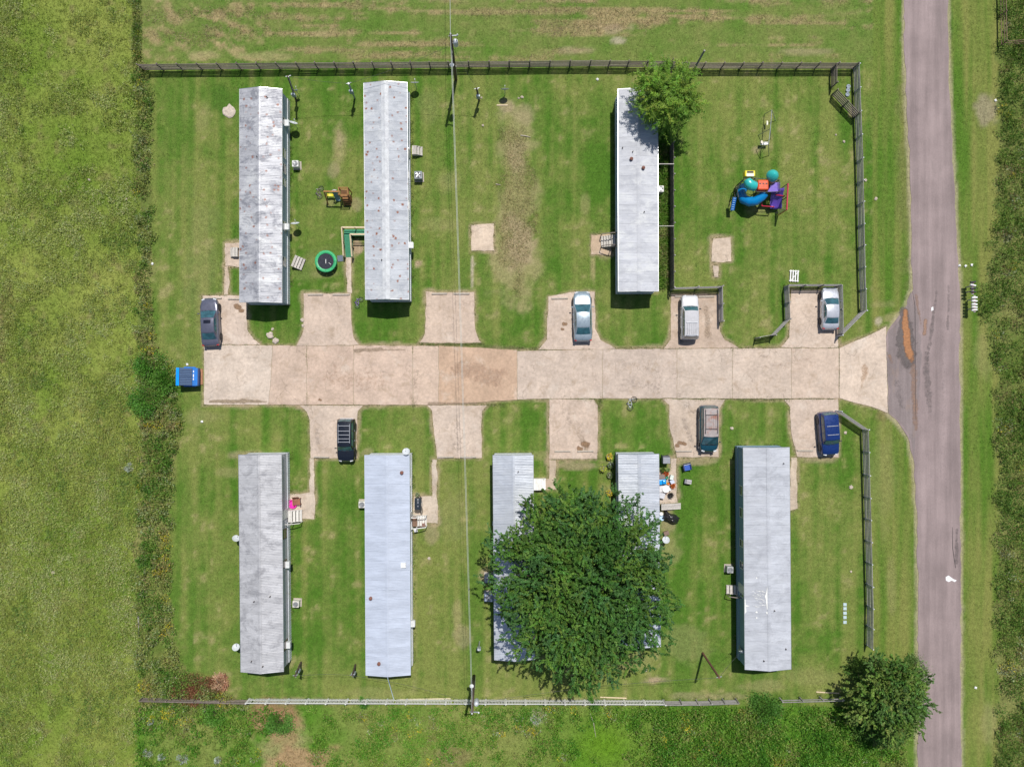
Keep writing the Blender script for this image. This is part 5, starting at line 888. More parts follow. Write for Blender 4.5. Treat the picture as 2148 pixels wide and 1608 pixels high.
o = MB().box((0, 0, .03), (.55, .6, .05)).build('rubber_mat', pm('slate_mat', (.12, .15, .19), .8), None, (*W(714, 542), .0), .1); tag(o, 'dark slate mat lying at the foot of the green ramp', 'mat')

# trampoline
tx, ty = W(683.5, 548, .7); tr = thing('trampoline', 'round trampoline with green edge pad and black mat', 'trampoline', (tx, ty, 0)); rt = 1.02
MB().lathe([(rt - .2, .72), (0, .715)], 32).build('jump_mat', pm('black_mat', (.018, .02, .032), .8, var=.3), tr)
N12 = 8
for k in range(N12):
    a0, a1 = 6.2832 * k / N12 + .01, 6.2832 * (k + 1) / N12 - .01; rows = [[(q * math.cos(t), q * math.sin(t), z) for t in np.linspace(a0, a1, 6)] for q, z in ((rt + .05, .73), (rt, .77), (rt - .12, .775), (rt - .24, .74))]
    m = MB(); m.quadgrid(rows); m.build('edge_pad', pm('pad_green', (.025, .36, .13), .5, var=.12, rnd=.15), tr)
MB().tube([(rt * math.cos(t), rt * math.sin(t), .7) for t in np.linspace(0, 6.283, 33)[:-1]], .025, 6, closed=True).build('frame_ring', M_galv, tr)
for k in range(6): a = k * 1.047 + .3; MB().tube([(rt * math.cos(a), rt * math.sin(a), .7), (rt * 1.02 * math.cos(a), rt * 1.02 * math.sin(a), -.03)], .022, 6).build('leg', M_galv, tr)
MB().box((0.0, 0, .722), (.05, .42, .004)).build('printed_mark', M_white, tr); MB().bar((.3, -.15, .74), (.52, -.32, .74), .035).build('strap', M_white, tr)
# wooden play set
sx, sy = W(705, 412); sw = thing('wooden_swing_set', 'wooden swing set with tower, slide and yellow swing', 'swing set', (sx, sy, 0)); L3 = lambda px_, py_, h: tuple(Vector(W3(px_, py_, h)) - Vector((sx, sy, 0)))
M_cedar = pm('cedar', (.40, .19, .06), .7, var=.2, scale=6); M_tower = pm('dark_cedar', (.24, .11, .045), .75, var=.2, rnd=.12)
a, b = L3(679, 401.5, 2.0), L3(713, 402, 2.0); MB().bar(a, b, .1, .13).build('top_beam', M_cedar, sw)
for dy in (-.75, .6): MB().bar((a[0] + .02, a[1], a[2] - .05), (a[0] - .1, a[1] + dy, -.05), .09).build('leg', M_cedar, sw)
MB().bar((a[0] - .05, a[1] - .4, .9), (a[0] - .05, a[1] + .32, .9), .06).build('brace', M_cedar, sw)
c = L3(721.5, 403, 1.5); tw, td = .85, .68
for i in (-1, 1):
    for j in (-1, 1): MB().box((c[0] + i * tw / 2, c[1] + j * td / 2, .95), (.08, .08, 2.0)).build('post', M_cedar, sw)
for z in (1.5, 1.9):
    for i in (-1, 1): MB().bar((c[0] + i * tw / 2, c[1] - td / 2, z), (c[0] + i * tw / 2, c[1] + td / 2, z), .05, .1).build('rail', M_cedar, sw)
    for j in (-1, 1): MB().bar((c[0] - tw / 2, c[1] + j * td / 2, z), (c[0] + tw / 2, c[1] + j * td / 2, z), .05, .1).build('rail', M_cedar, sw)
for k in range(6): MB().box((c[0] - tw / 2 + tw * (k + .5) / 6, c[1], 1.15), (tw / 6 - .015, td, .03)).build('floor_board', M_tower, sw)
for k in range(4): MB().box((c[0] + .05, c[1] - td / 2 - .12 - k * .14, 1.0 - k * .25), (.6, .1, .04)).build('ladder_rung', M_cedar, sw)
for i in (-1, 1): MB().bar((c[0] + .05 + i * .32, c[1] - td / 2, 1.2), (c[0] + .05 + i * .32, c[1] - td / 2 - .65, 0), .05, .08).build('ladder_rail', M_tower, sw)
MB().box((c[0] + .1, c[1] - td * .45, .45), (.7, .5, .9)).build('lower_panel', M_tower, sw)
p0, p1 = L3(701, 400, 1.5), L3(710.5, 421.5, .15); m = MB(); v0, v1 = Vector(p0), Vector(p1); sd2 = Vector((-(v1 - v0).y, (v1 - v0).x, 0)).normalized()
rows = [[tuple(v0.lerp(v1, t) + sd2 * u + Vector((0, 0, e - .25 * math.sin(t * 3.14)))) for u, e in ((-.24, .12), (-.2, .0), (.2, .0), (.24, .12))] for t in np.linspace(0, 1, 8)]; m.quadgrid(rows); so = m.build('slide', pm('slide_blue_grey', (.20, .33, .36), .35), sw); so.modifiers.new('thick', 'SOLIDIFY').thickness = .02
MB().tube([v0 + sd2 * -.2, v0 + Vector((0, 0, .25)), v0 + sd2 * .2], .06, 8).build('slide_hood', pm('slide_white', (.7, .66, .68), .4), sw)
for i in (-1, 1): MB().bar(tuple(v0 + sd2 * .2 * i + Vector((0, 0, -.02))), (v0.x + sd2.x * .2 * i, v0.y + sd2.y * .2 * i, 0), .05).build('slide_leg', M_galv, sw)
s0 = L3(694, 409, .5); seat = MB(); seat.quadgrid([[(s0[0] + u, s0[1] + v, .5 + .12 * (u / .33) ** 2 * (1 if v > 0 else .8)) for u in np.linspace(-.33, .33, 6)] for v in (-.12, .12)]); se = seat.build('swing_seat', pm('swing_yellow', (.68, .6, .03), .45), sw); se.modifiers.new('thick', 'SOLIDIFY').thickness = .025
for i in (-.3, .3): MB().tube([(s0[0] + i, s0[1], .6), (s0[0] + i, a[1] + .02, 1.95)], .012, 5).build('swing_chain', M_galv, sw)

# bicycles
def bike(label, px_, py_, yaw, c, lying=False, sc_=1.0, name='bicycle', lift=0.03):
    x, y = W(px_, py_, .4 * sc_); root = thing(name, label, 'bicycle', (x, y, lift), R(yaw)); P = pm('bike_' + name + '%.2f' % (c[0] + c[1] * 2), c, .4)
    T = (lambda v: (v[0], v[2] - .5 * sc_, .05 + v[1] * .2)) if lying else (lambda v: (v[0], v[1] + (v[2]) * .14, v[2]))
    r_ = .33 * sc_
    for wx in (-.52 * sc_, .52 * sc_):
        w_ = MB().tube([T((wx + r_ * math.cos(t), 0, r_ + r_ * math.sin(t))) for t in np.linspace(0, 6.283, 21)[:-1]], .028 * sc_, 6, closed=True).build('wheel', M_rubber, root); m = MB()
        for k in range(8): t = k * .785; m.tube([T((wx, 0, r_)), T((wx + r_ * math.cos(t), 0, r_ + r_ * math.sin(t)))], .006, 4)
        m.build('spoke', M_galv, w_)
    pts = dict(b=(-.08, 0, r_ / sc_ - .03), s=(-.22, 0, .78), h=(.36, 0, .75), r=(-.52, 0, .33), f=(.52, 0, .33)); pts = {k: tuple(q * sc_ for q in v) for k, v in pts.items()}
    m = MB()
    for i, j in (('b', 's'), ('b', 'h'), ('s', 'h'), ('b', 'r'), ('s', 'r'), ('h', 'f')): m.tube([T(pts[i]), T(pts[j])], .022, 6)
    m.build('frame', P, root); hb = pts['h']; MB().tube([T((hb[0] - .05, -.28 * sc_, hb[2] + .18 * sc_)), T((hb[0], -.05, hb[2] + .16 * sc_)), T((hb[0], .05, hb[2] + .16 * sc_)), T((hb[0] - .05, .28 * sc_, hb[2] + .18 * sc_))], .02, 6).build('handlebar', M_galv, root); MB().tube([T(hb), T((hb[0], 0, hb[2] + .17 * sc_))], .02, 6).build('stem', M_galv, root)
    s_ = pts['s']; bevel(MB().box(T((s_[0], 0, s_[2] + .05)), (.26 * sc_, .14 * sc_, .06), 0).build('saddle', M_dark, root), .02); MB().tube([T(s_), T((s_[0], 0, s_[2] + .05))], .015, 6).build('seat_post', M_galv, root)
bike('small bicycle lying left of the wooden swing set', 668, 402, 80, (.25, .2, .18), True, .75); bike('dark bicycle standing beside the black grill', 884, 1059, 95, (.03, .03, .03)); bike('small purple bicycle near the foot of the rust spotted home', 750, 633, 60, (.2, .13, .35), True, .7); bike('white grey bicycle at the lane edge above the huge tree', 1324, 845, 65, (.55, .58, .6), True, .85)

# big plastic play structure
gx0, gy0 = W(1585, 420); pl = thing('play_structure', 'big colourful plastic play structure with blue tube slide', 'play structure', (gx0, gy0, 0)); L3 = lambda px_, py_, h: tuple(Vector(W3(px_, py_, h)) - Vector((gx0, gy0, 0)))
def plast(n_, c): return pm('plastic_' + n_, c, .3, 0, .06, 2, coat=.3)
PB, PT, PO, PP, PY, PR, PBK = plast('blue', (.0, .21, .52)), plast('teal', (.03, .42, .40)), plast('orange', (.62, .08, .015)), plast('purple', (.13, .07, .44)), plast('yellow', (.75, .62, .03)), plast('red', (.46, .02, .055)), pm('black_steel', (.02, .02, .025), .5)
autosmooth(MB().tube([L3(1604, 405, 2.0), L3(1598, 412, 1.9), L3(1586, 421, 1.65), L3(1573, 423, 1.4), L3(1560, 418, 1.1), L3(1555, 407, .85), L3(1557, 396, .6), L3(1561, 393, .5)], [.42, .44, .46, .47, .47, .46, .45, .45], 18, caps=False).build('tube_slide', PB, pl), 60)
for (x, y, h) in ((1592, 417, 1.8), (1573, 423, 1.4), (1557, 412, .97)): c = L3(x, y, h); MB().lathe([(.05, 0), (.05, h - .3)], 8, (c[0], c[1], -.05)).build('slide_support', PBK, pl)
autosmooth(MB().tube([L3(1567, 378, 2.5), L3(1570, 384, 2.55), L3(1576, 389, 2.5), L3(1584, 391, 2.4)], [.36, .47, .49, .44], 18).build('tube_elbow', PT, pl), 60)
c = L3(1598, 390, 2.4); bevel(MB().box(c, (1.05, .98, .85)).build('crawl_box', PO, pl), .12); 
for i in (-.3, 0, .3): MB().box((c[0] + i, c[1] + .1, c[2] + .43), (.16, .1, .03)).build('box_vent', M_dark, pl)
c = L3(1571, 366, 2.2); yp = bevel(MB().box(c, (1.0, .6, .75), 0).build('bubble_panel', PY, pl), .1); bevel(MB().box((c[0], c[1] + .12, c[2] + .375), (.62, .2, .03)).build('panel_window', M_dark, yp), .01); MB().box((c[0], c[1] - .15, c[2] + .38), (.7, .28, .02)).build('panel_face', plast('cream', (.78, .76, .55)), yp)
c = L3(1621, 368, 2.9); autosmooth(MB().lathe([(.58, -.12), (.56, 0), (.48, .2), (.3, .42), (.1, .56), (0, .58)], 20, c).build('dome_roof', PT, pl), 60); c2 = L3(1619, 377, 2.3); MB().lathe([(.38, 0), (.4, .3), (.4, .9), (.36, 1.0)], 16, (c2[0], c2[1], 1.7)).build('dome_drum', plast('sand', (.6, .42, .2)), pl)
q = [L3(1610, 402, 2.3), L3(1632, 402, 2.3), L3(1632, 383, 2.3), L3(1622, 383, 2.3)]; m = MB(); m.add(q + [(a_, b_, c_ - .08) for a_, b_, c_ in q], [(0, 1, 2, 3), (7, 6, 5, 4), (0, 4, 5, 1), (1, 5, 6, 2), (2, 6, 7, 3), (3, 7, 4, 0)]); m.build('upper_deck', PP, pl)
c = L3(1624, 392, 1.2); MB().box((c[0], c[1], 1.1), (1.2, .95, .08)).build('lower_deck', plast('dark_purple', (.07, .035, .22)), pl)
rows = []
for t in np.linspace(0, 1, 9):
    e = Vector(L3(1631, 396, 2.0)).lerp(Vector(L3(1626, 439, .45)), t); zz = e.z - .22 * math.sin(t * 3.14); rows.append([(e.x + u, e.y, zz + (.22 if abs(u) > .5 else 0)) for u in (-.58, -.52, -.18, -.16, .16, .18, .52, .58)])
m = MB(); m.quadgrid(rows[::-1]); so = m.build('wide_slide', PP, pl); so.modifiers.new('t', 'SOLIDIFY').thickness = .03; autosmooth(so, 40)
for (x, y, h) in ((1628, 430, .7), (1630, 410, 1.4)): c = L3(x, y, h); MB().lathe([(.05, 0), (.05, h - .2)], 8, (c[0], c[1], -.05)).build('slide_support', PBK, pl)
rt_, rb_ = L3(1653, 385, 2.2), L3(1650.5, 440, 2.2); MB().tube([rt_, rb_], .075, 10).build('red_rail', PR, pl)
for e in (rt_, rb_, tuple(Vector(rt_).lerp(Vector(rb_), .5))): MB().tube([(e[0], e[1], -.1), e], .045, 8).build('red_post', PR if e is rb_ else PBK, pl)
for (a, b) in (((1598, 422, 1.2), (1598, 432, 1.2)), ((1598, 432, 1.2), (1624, 434, 1.2)), ((1626, 409, 1.5), (1646, 411, 1.5))): MB().tube([L3(*a), L3(*b)], .055, 8).build('red_bar', PR, pl)
for (x, y, h) in ((1598, 432, 1.2), (1624, 434, 1.2), (1646, 411, 1.5)): e = L3(x, y, h); MB().tube([(e[0], e[1], -.1), e], .04, 8).build('post', PBK, pl)
posts = [(1561, 375, 2.5), (1585, 374, 2.5), (1610, 376, 2.6), (1635, 377, 2.6), (1636, 402, 2.6), (1608, 403, 2.6), (1546, 396, 1.7), (1549, 413, 1.7), (1587, 402, 2.5)]
for e in posts: e = L3(*e); MB().tube([(e[0], e[1], -.1), e], .04, 8).build('post', PBK, pl)
for (i, j) in ((0, 1), (1, 2), (2, 3), (3, 4), (4, 5), (0, 6), (6, 7), (5, 8), (8, 1)):
    a, b = L3(*posts[i]), L3(*posts[j])
    for dz in (0, -.9): MB().tube([(a[0], a[1], a[2] + dz), (b[0], b[1], b[2] + dz)], .03, 6).build('frame_bar', PBK, pl)
m = MB()   # safety netting
def net(a, b, z0, z1, n1, n2):
    a, b = Vector(a), Vector(b)
    for k in range(n1 + 1): q = a.lerp(b, k / n1); m.bar((q.x, q.y, z0), (q.x, q.y, z1), .008)
    for k in range(n2 + 1): z = z0 + (z1 - z0) * k / n2; m.bar((a.x, a.y, z), (b.x, b.y, z), .008)
net(rt_, rb_, .3, 2.1, 16, 11); net(L3(*posts[4]), rt_, .9, 2.2, 6, 8); net(L3(1633, 441, 1.4), rb_, .3, 2.1, 7, 11); net(L3(*posts[2]), L3(*posts[3]), 1.2, 2.6, 8, 9); net(L3(*posts[3]), L3(*posts[4]), 1.2, 2.6, 8, 9); net(L3(*posts[0]), L3(*posts[6]), .8, 2.0, 8, 8); m.build('safety_net', PBK, pl)
lad = []
a, b = Vector(L3(1541, 414, 1.5)), Vector(L3(1536, 441, .9))
MB().bar(tuple(a), tuple(b), .36, .12).build('climber', plast('mid_blue', (.01, .12, .42)), pl)
for k in range(6): q = a.lerp(b, (k + .5) / 6); MB().box((q.x, q.y, q.z + .066), (.22, .07, .012)).build('climber_slot', plast('pale_blue', (.25, .5, .75)), pl)
for e in (a, b): MB().tube([(e.x, e.y, -.1), tuple(e)], .04, 8).build('post', PBK, pl)
# old metal swing frame
fx0, fy0 = W(1606, 282); mf = thing('metal_swing_frame', 'old bare metal swing frame with white glider seat', 'swing set', (fx0, fy0, 0)); L3 = lambda px_, py_, h: tuple(Vector(W3(px_, py_, h)) - Vector((fx0, fy0, 0))); GF = pm('dull_steel', (.30, .33, .32), .5, .5)
t0, t1, t2 = L3(1619, 231, 1.7), L3(1616, 270, 1.7), L3(1612, 303, 1.7); MB().tube([t0, t1, t2], .035, 8).build('top_bar', GF, mf)
for tp, feet in ((t0, ((1603, 240), (1627, 254))), (t1, ((1590, 284), (1617, 292))), (t2, ((1585, 315), (1613, 327)))):
    for (x, y) in feet: MB().tube([tp, L3(x, y, -.05)], .03, 8).build('leg', GF, mf)
c = L3(1603, 301, .45); g = bevel(MB().box((c[0], c[1], .42), (.75, .3, .12)).build('glider_seat', M_white, mf), .04); bevel(MB().box((c[0] - .3, c[1] + .08, .55), (.2, .3, .22)).build('glider_back', pm('cream_seat', (.66, .6, .48), .5), g), .05)
for i in (-.25, .25): MB().tube([(c[0] + i, c[1], .45), (t2[0], t2[1] + .2, 1.65)], .012, 5).build('swing_chain', GF, mf)
c = L3(1609.5, 258, .5); bevel(MB().box((c[0], c[1], .5), (.16, .42, .05)).build('swing_seat', plast('cream', (.78, .76, .55)), mf), .02)
for i in (-.17, .17): MB().tube([(c[0], c[1] + i, .5), (lerp(t0[0], t1[0], .6), lerp(t0[1], t1[1], .6) + i, 1.68)], .01, 5).build('swing_chain', GF, mf)

# dumpster
dx, dy = W(397, 790, .7); du = thing('dumpster', 'blue steel dumpster with ribbed dark lids beside the lane end', 'dumpster', (dx, dy, 0), R(-1)); DB = pm('dumpster_blue', (.005, .16, .55), .4, 0, .12, 3, dirt=(.03, .08, .2), dirt_amt=.4)
m = MB(); w_, d_ = .98, .86
m.add([(-w_, -d_, .12), (w_ * .8, -d_, .12), (w_ * .8, d_, .12), (-w_, d_, .12), (-w_, -d_, 1.35), (w_, -d_, 1.1), (w_, d_, 1.1), (-w_, d_, 1.35)], [(3, 2, 1, 0), (0, 1, 5, 4), (1, 2, 6, 5), (2, 3, 7, 6), (3, 0, 4, 7), (4, 5, 6, 7)]); m.build('bin', DB, du); MB().box((0, 0, .04), (1.6, 1.6, .16)).build('base', M_dark, du)
DL = pm('lid_navy', (.035, .06, .13), .35, 0, .15, 3)
for s in (-1, 1):
    lid = MB().add([(-.66, -.415, 0), (.52, -.415, -.17), (.52, .415, -.17), (-.66, .415, 0), (-.66, -.415, .03), (.52, -.415, -.14), (.52, .415, -.14), (-.66, .415, .03)], [(3, 2, 1, 0), (0, 1, 5, 4), (1, 2, 6, 5), (2, 3, 7, 6), (3, 0, 4, 7), (4, 5, 6, 7)]).build('lid', DL, du, (0, s * .425, 1.345))
    for k in range(5): yy = -.33 + k * .165; MB().add([(-.62, yy - .04, .03), (.5, yy - .04, -.132), (.5, yy + .04, -.132), (-.62, yy + .04, .03), (-.6, yy - .02, .075), (.48, yy - .02, -.085), (.48, yy + .02, -.085), (-.6, yy + .02, .075)], [(4, 5, 6, 7), (0, 1, 5, 4), (1, 2, 6, 5), (2, 3, 7, 6), (3, 0, 4, 7)]).build('lid_rib', pm('rib_grey_blue', (.10, .17, .28), .35), lid)
MB().box((-.83, 0, 1.36), (.3, 1.72, .05)).build('rear_shelf', pm('bright_blue', (.0, .27, .80), .35), du)
for yy, ln_ in ((.52, .18), (.12, .3), (-.22, .2)): MB().box((.62, yy, 1.172), (.09, ln_, .008)).build('sticker', M_white, du)
for s in (-1, 1): MB().box((.1, s * (d_ + .05), .8), (1.1, .1, .14)).build('fork_pocket', DB, du)
o = MB().box((0, 0, .05), (.3, 1.55, .06)).build('timber_plank', pm('red_brown_plank', (.36, .17, .09), .85, var=.2), None, (*W(422.5, 790), 0)); tag(o, 'reddish brown plank lying between dumpster and lane', 'plank')

# mailboxes
mbx = thing('mailbox_stand', 'wooden stand carrying the row of five white mailboxes', 'stand', (*W(2044, 637, 1.0), 0)); 
for yy in (-.45, .45): MB().box((0, yy, .45), (.09, .09, 1.1)).build('post', M_wood, mbx)
MB().box((0, 0, 1.0), (.2, 1.65, .04)).build('board', M_wood, mbx)
mbx2 = thing('mailbox_stand', 'wooden stand carrying the three dark mailboxes', 'stand', (*W(2040, 605, 1.0), 0)); 
for yy in (-.25, .25): MB().box((0, yy, .45), (.09, .09, 1.1)).build('post', M_wood, mbx2)
MB().box((0, 0, 1.0), (.2, 1.15, .04)).build('board', M_wood, mbx2)
def mailbox(label, px_, py_, mat, yaw=0):
    x, y = W(px_, py_, 1.12); t = thing('mailbox', label, 'mailbox', (x, y, 1.02), R(yaw), 'roadside mailboxes'); m = MB(); pr = [(-.085, 0), (.085, 0), (.085, .12), (.06, .175), (0, .2), (-.06, .175), (-.085, .12)]
    rows = [[(xx, a, b) for a, b in pr + pr[:1]] for xx in (-.25, .25)]; m.quadgrid(rows); m.add(rows[0][:-1], [tuple(range(7))]); m.add(rows[1][:-1], [tuple(range(7))[::-1]]); m.build('box', mat, t); MB().box((-.26, 0, .09), (.015, .15, .16)).build('door', mat, t); MB().box((.0, -.1, .16), (.14, .01, .05)).build('flag', pm('flag_red', (.5, .03, .02), .5), t)
for k, (y, w_) in enumerate(zip((624, 631, 638, 644, 650), ('topmost', 'second', 'middle', 'fourth', 'lowest'))): mailbox('white mailbox by the road, %s of the row of five' % w_, 2044, y, M_white, random.uniform(-5, 5))
for (y, lb, mt, yw) in ((591.5, 'dark mailbox at the top of the upper roadside stand', M_dark, 4), (598, 'white topped mailbox in the upper roadside stand', M_white, -12), (605, 'dark mailbox in the middle of the upper roadside stand', M_dark, 5), (612, 'dark mailbox at the bottom of the upper roadside stand', M_dark, -4)): mailbox(lb, 2041, y, mt, yw)

# stones, stepping stones, pallet, timber
M_gp2 = pm('paver_blue_grey', (.42, .52, .54), .85, var=.2, scale=9)
pvm = MB().box((0, 0, .02), (.34, .3, .09)).mesh('paver', M_gp2)
for y, w_ in zip((1267, 1275.5, 1285, 1294, 1304), ('topmost', 'second', 'middle', 'fourth', 'lowest')): o = bevel(link('paver', pvm, None, (*W(1772, y), 0), random.uniform(-.08, .08)), .015); tag(o, 'pale blue grey paver, %s of five in the right lawn' % w_, 'paver', 'pavers in the right lawn')
for (x, y, w_) in ((1779, 182, 'upper'), (1778, 190, 'middle'), (1777, 199, 'lower')): o = MB().lathe([(.19, 0), (.2, .1), (.1, .12), (.08, .08), (0, .08)], 14).build('paver', pm('slate_grey', (.26, .31, .36), .8), None, (*W(x, y), 0)); tag(o, 'round slate grey paver, %s of three by the fence corner' % w_, 'paver', 'pavers by the fence corner')
def rock(label, px_, py_, r_, hh=.2, mat=None, flat=False):
    x, y = W(px_, py_); n = 12; jr = [random.uniform(.75, 1.2) for _ in range(n)]; m = MB(); prof = [(1, -.05), (1.02, hh * .4), (.85, hh * .85), (.4, hh)]
    P = [(r_ * q * jr[k] * math.cos(6.283 * k / n), r_ * q * jr[k] * math.sin(6.283 * k / n), z + (random.uniform(-.03, .03) if z > 0 else 0)) for q, z in prof for k in range(n)] + [(0, 0, hh)]
    Fs = [(i * n + k, i * n + (k + 1) % n, (i + 1) * n + (k + 1) % n, (i + 1) * n + k) for i in range(3) for k in range(n)] + [(3 * n + k, 3 * n + (k + 1) % n, 4 * n) for k in range(n)]
    m.add(P, Fs); o = m.build('rock', mat or M_stone, None, (x, y, 0)); tag(o, label, 'rock'); return o
rock('large flat pale stone slab on the upper left lawn', 481, 233, .62, .1)
for (x, y, r_, lb) in ((567, 703, .36, 'pale flat stone below the shadow of the blotched roof home'), (578, 714, .3, 'pale flat stone at the lane edge, upper left'), (572, 690, .14, 'small pale stone on the lawn below the blotched roof home'), (634, 671, .2, 'pale stone at the left corner of the second pad'), (636, 683, .16, 'smaller pale stone at the second pad edge'), (1770, 297, .14, 'pale stone in the play yard near the road fence'), (1753, 283, .09, 'small white stone in the play yard'), (1815, 378, .16, 'pale stone right of the road fence'), (1837, 417, .16, 'tan stone on the road verge'), (1773, 907, .16, 'pale stone right of the dark blue off-roader'), (1535, 898, .16, 'pale stone on the lawn above the grey roofed home'), (1785, 1021, .2, 'pale stone on the right lawn'), (1785, 1198, .12, 'small tan stone on the right lawn, lower'), (1355, 1404, .16, 'pale stone below right of the huge tree'), (900, 1170, .16, 'pale stone right of the pale blue home'), (112, 1200, .2, 'pinkish stone out in the pasture'), (187, 377, .12, 'pale stone in the upper pasture'), (128, 402, .1, 'small pale stone in the upper pasture'), (265, 418, .12, 'pale stone near the weed strip'), (1010, 205, .1, 'grey stone near the upper service pole'), (1095, 204, .14, 'grey block on the empty lot'), (1088, 206, .1, 'small grey block on the empty lot'), (1013, 263, .12, 'tan stone on the grass near the tall pole')): rock(lb, x, y, r_, r_ * .6)
pal = thing('white_pallet', 'white slatted pallet lying above the boxed-in sedan', 'pallet', (*W(1665, 579), .02), R(-3))
for k in range(4): bevel(MB().box((-.36 + k * .24, 0, .1), (.12, 1.15, .03)).build('slat', M_pick, pal), .004)
for yy in (-.48, .48): MB().box((0, yy, .05), (.95, .09, .07)).build('cross_piece', M_pick, pal)
MB().bar((-.3, -.45, .12), (.35, .4, .125), .07, .02).build('brace', M_pick, pal)
for (x0, y0, x1, y1, mat, lb) in ((838, 1466, 945, 1464, pm('yellow_pipe', (.62, .55, .36), .5), 'long cream pipe lying on the grass above the pickets'), (1259, 1461, 1314, 1463, M_newwood, 'pale timber lying above the picket fence below the huge tree'), (1712, 1450, 1760, 1453, M_newwood, 'pale timber near the leaning grey fence piece'), (1042, 221, 1065, 221, M_newwood, 'tan board lying by the dish on the empty lot')):
    a, b = W(x0, y0), W(x1, y1); o = MB().bar((0, 0, 0), (b[0] - a[0], b[1] - a[1], 0), .1, .06).build('timber', mat, None, (*a, .02)); tag(o, lb, 'timber')
a, b = W3(812, 1417, 2.9), W3(826, 1466, .05); o = MB().tube([(0, 0, 0), tuple(Vector(b) - Vector(a))], .035, 8).build('white_mast', pm('white_blue_pipe', (.6, .72, .8), .5), None, a); tag(o, 'white pipe leaning from the pale blue home roof to the ground', 'pipe')
a, b = W3(604, 1405, 1.2), W3(590, 1424, .02)
def stick(label, pts, r_, mat, cat='branch', name='branch'):
    q = [Vector(W3(x, y, z)) for x, y, z in pts]; o = MB().tube([tuple(v - q[0]) for v in q], [r_] * (len(q) - 1) + [r_ * .4], 6).build(name, mat, None, q[0]); return tag(o, label, cat)
M_deadw = pm('dead_branch', (.48, .42, .33), .9)
stick('bare dead branch in the bright grass patch below the picket fence', [(1238, 1496, .1), (1245, 1515, .12), (1250, 1545, .06)], .03, M_deadw); stick('grey fallen branch on the empty lot', [(1092, 284, .05), (1102, 285, .06), (1113, 288, .05)], .05, M_deadw); stick('second grey branch on the empty lot', [(1040, 386, .04), (1050, 388, .04)], .05, M_deadw); stick('grey post lying at the pasture edge, lower left', [(290, 1292, .1), (291, 1335, .1)], .07, M_wood, 'post', 'old_post')

# ---------------------------------------------------------------- things by the doors
x, y = W(613, 1057, .3); kp = thing('kiddie_pool', 'pink plastic wading pool leaning by the lavender walled home', 'wading pool', (x, y, .02)); autosmooth(MB().lathe([(0, .03), (.30, .03), (.36, .2), (.42, .24), (.45, .22), (.4, .0), (0, 0)], 24).build('basin', plast('pink', (.75, .03, .38)), kp), 50)
x, y = W(622, 1052, .5); tb = thing('wooden_chair', 'reddish wooden lounge chair beside the pink pool', 'chair', (x, y, .02), R(4)); M_rw = pm('reddish_wood', (.30, .12, .07), .7, var=.2)
for k in range(6): MB().box((-.3 + k * .12, 0, .42), (.1, .62, .03)).build('slat', M_rw, tb)
for k in range(5): MB().bar((-.28 + k * .14, .3, .42), (-.28 + k * .14, .52, .95), .1, .03).build('back_slat', M_rw, tb)
for i in (-.32, .32):
    MB().box((i, 0, .6), (.1, .7, .03)).build('armrest', M_rw, tb)
    for j in (-.28, .28): MB().box((i, j, .3), (.06, .06, .6)).build('leg', M_rw, tb)
def grill(label, px_, py_, yaw):
    x, y = W(px_, py_, .9); t = thing('barbecue_grill', label, 'grill', (x, y, .03), R(yaw)); m = MB(); m.lathe([(.3, -.55), (.33, -.5), (.33, .5), (.3, .55)], 16); m.v = [(vx, vz, .82 + max(-.14, vy)) for vx, vy, vz in m.v]; autosmooth(m.build('lid_barrel', pm('grill_black', (.03, .04, .055), .35), t), 40)
    for i in (-.28, .28):
        for j in (-.45, .45): MB().tube([(i * .8, j, .7), (i, j, 0)], .025, 6).build('leg', M_dark, t)
    for z in (-.2, .15): MB().box((.05, z, 1.155), (.1, .12, .02)).build('lid_badge', M_alu, t)
    MB().tube([(.36, -.3, .9), (.42, -.3, .9), (.42, .3, .9), (.36, .3, .9)], .02, 6).build('handle', M_alu, t); return t
grill('black barrel grill by the pale blue home steps', 876.5, 1056, 0)
x, y = W(1409, 1087, .5); gc_ = thing('covered_grill', 'black plastic covered heap lying right of the board ramp', 'covered heap', (x, y, 0), R(-25)); n1, n2 = 22, 12; rows = []
for j in range(n2 + 1):
    rows.append([]); v = j / n2 * 2 - 1
    for i in range(n1 + 1):
        u = i / n1 * 2 - 1; r2 = max(0, 1 - abs(u) ** 3) * max(0, 1 - abs(v) ** 3); z = .75 * r2 ** .5 * (1 - .28 * u) + .09 * math.sin(7 * u + 3 * v) * r2 + .06 * math.sin(13 * v + 5 * u) * r2; rows[-1].append((u * .85 + .04 * math.sin(9 * v), v * .42 * (1 + .15 * math.sin(5 * u)), z - .02))
m = MB(); m.quadgrid(rows); autosmooth(m.build('tarp', pm('black_tarp', (.018, .018, .02), .35), gc_), 50)
def wheelie(label, px_, py_, c, lid, yaw=0):
    x, y = W(px_, py_, .9); t = thing('trash_bin', label, 'trash bin', (x, y, 0), R(yaw)); bevel(MB().box((0, 0, .48), (.62, .66, .96), 0, 0, 1.12).build('bin', pm('bin_%.2f' % c[0], c, .5), t), .03); bevel(MB().box((.02, -.06, 1.0), (.7, .6, .08)).build('lid', pm('lid_%.2f' % lid[0], lid, .4), t), .03); MB().tube([(-.25, .42, .95), (.25, .42, .95)], .025, 6).build('handle', M_dark, t)
    MB().box((0, .36, .9), (.55, .14, .1)).build('hinge', M_dark, t)
    for i in (-.27, .27): m = MB().lathe([(.13, -.04), (.13, .04)], 12); m.v = [(vz + i, vx + .3, vy + .13) for vx, vy, vz in m.v]; m.build('wheel', M_rubber, t)
wheelie('dark grey wheeled trash bin at the corner of the right home under the tree', 1397.5, 964, (.09, .095, .11), (.26, .27, .3))
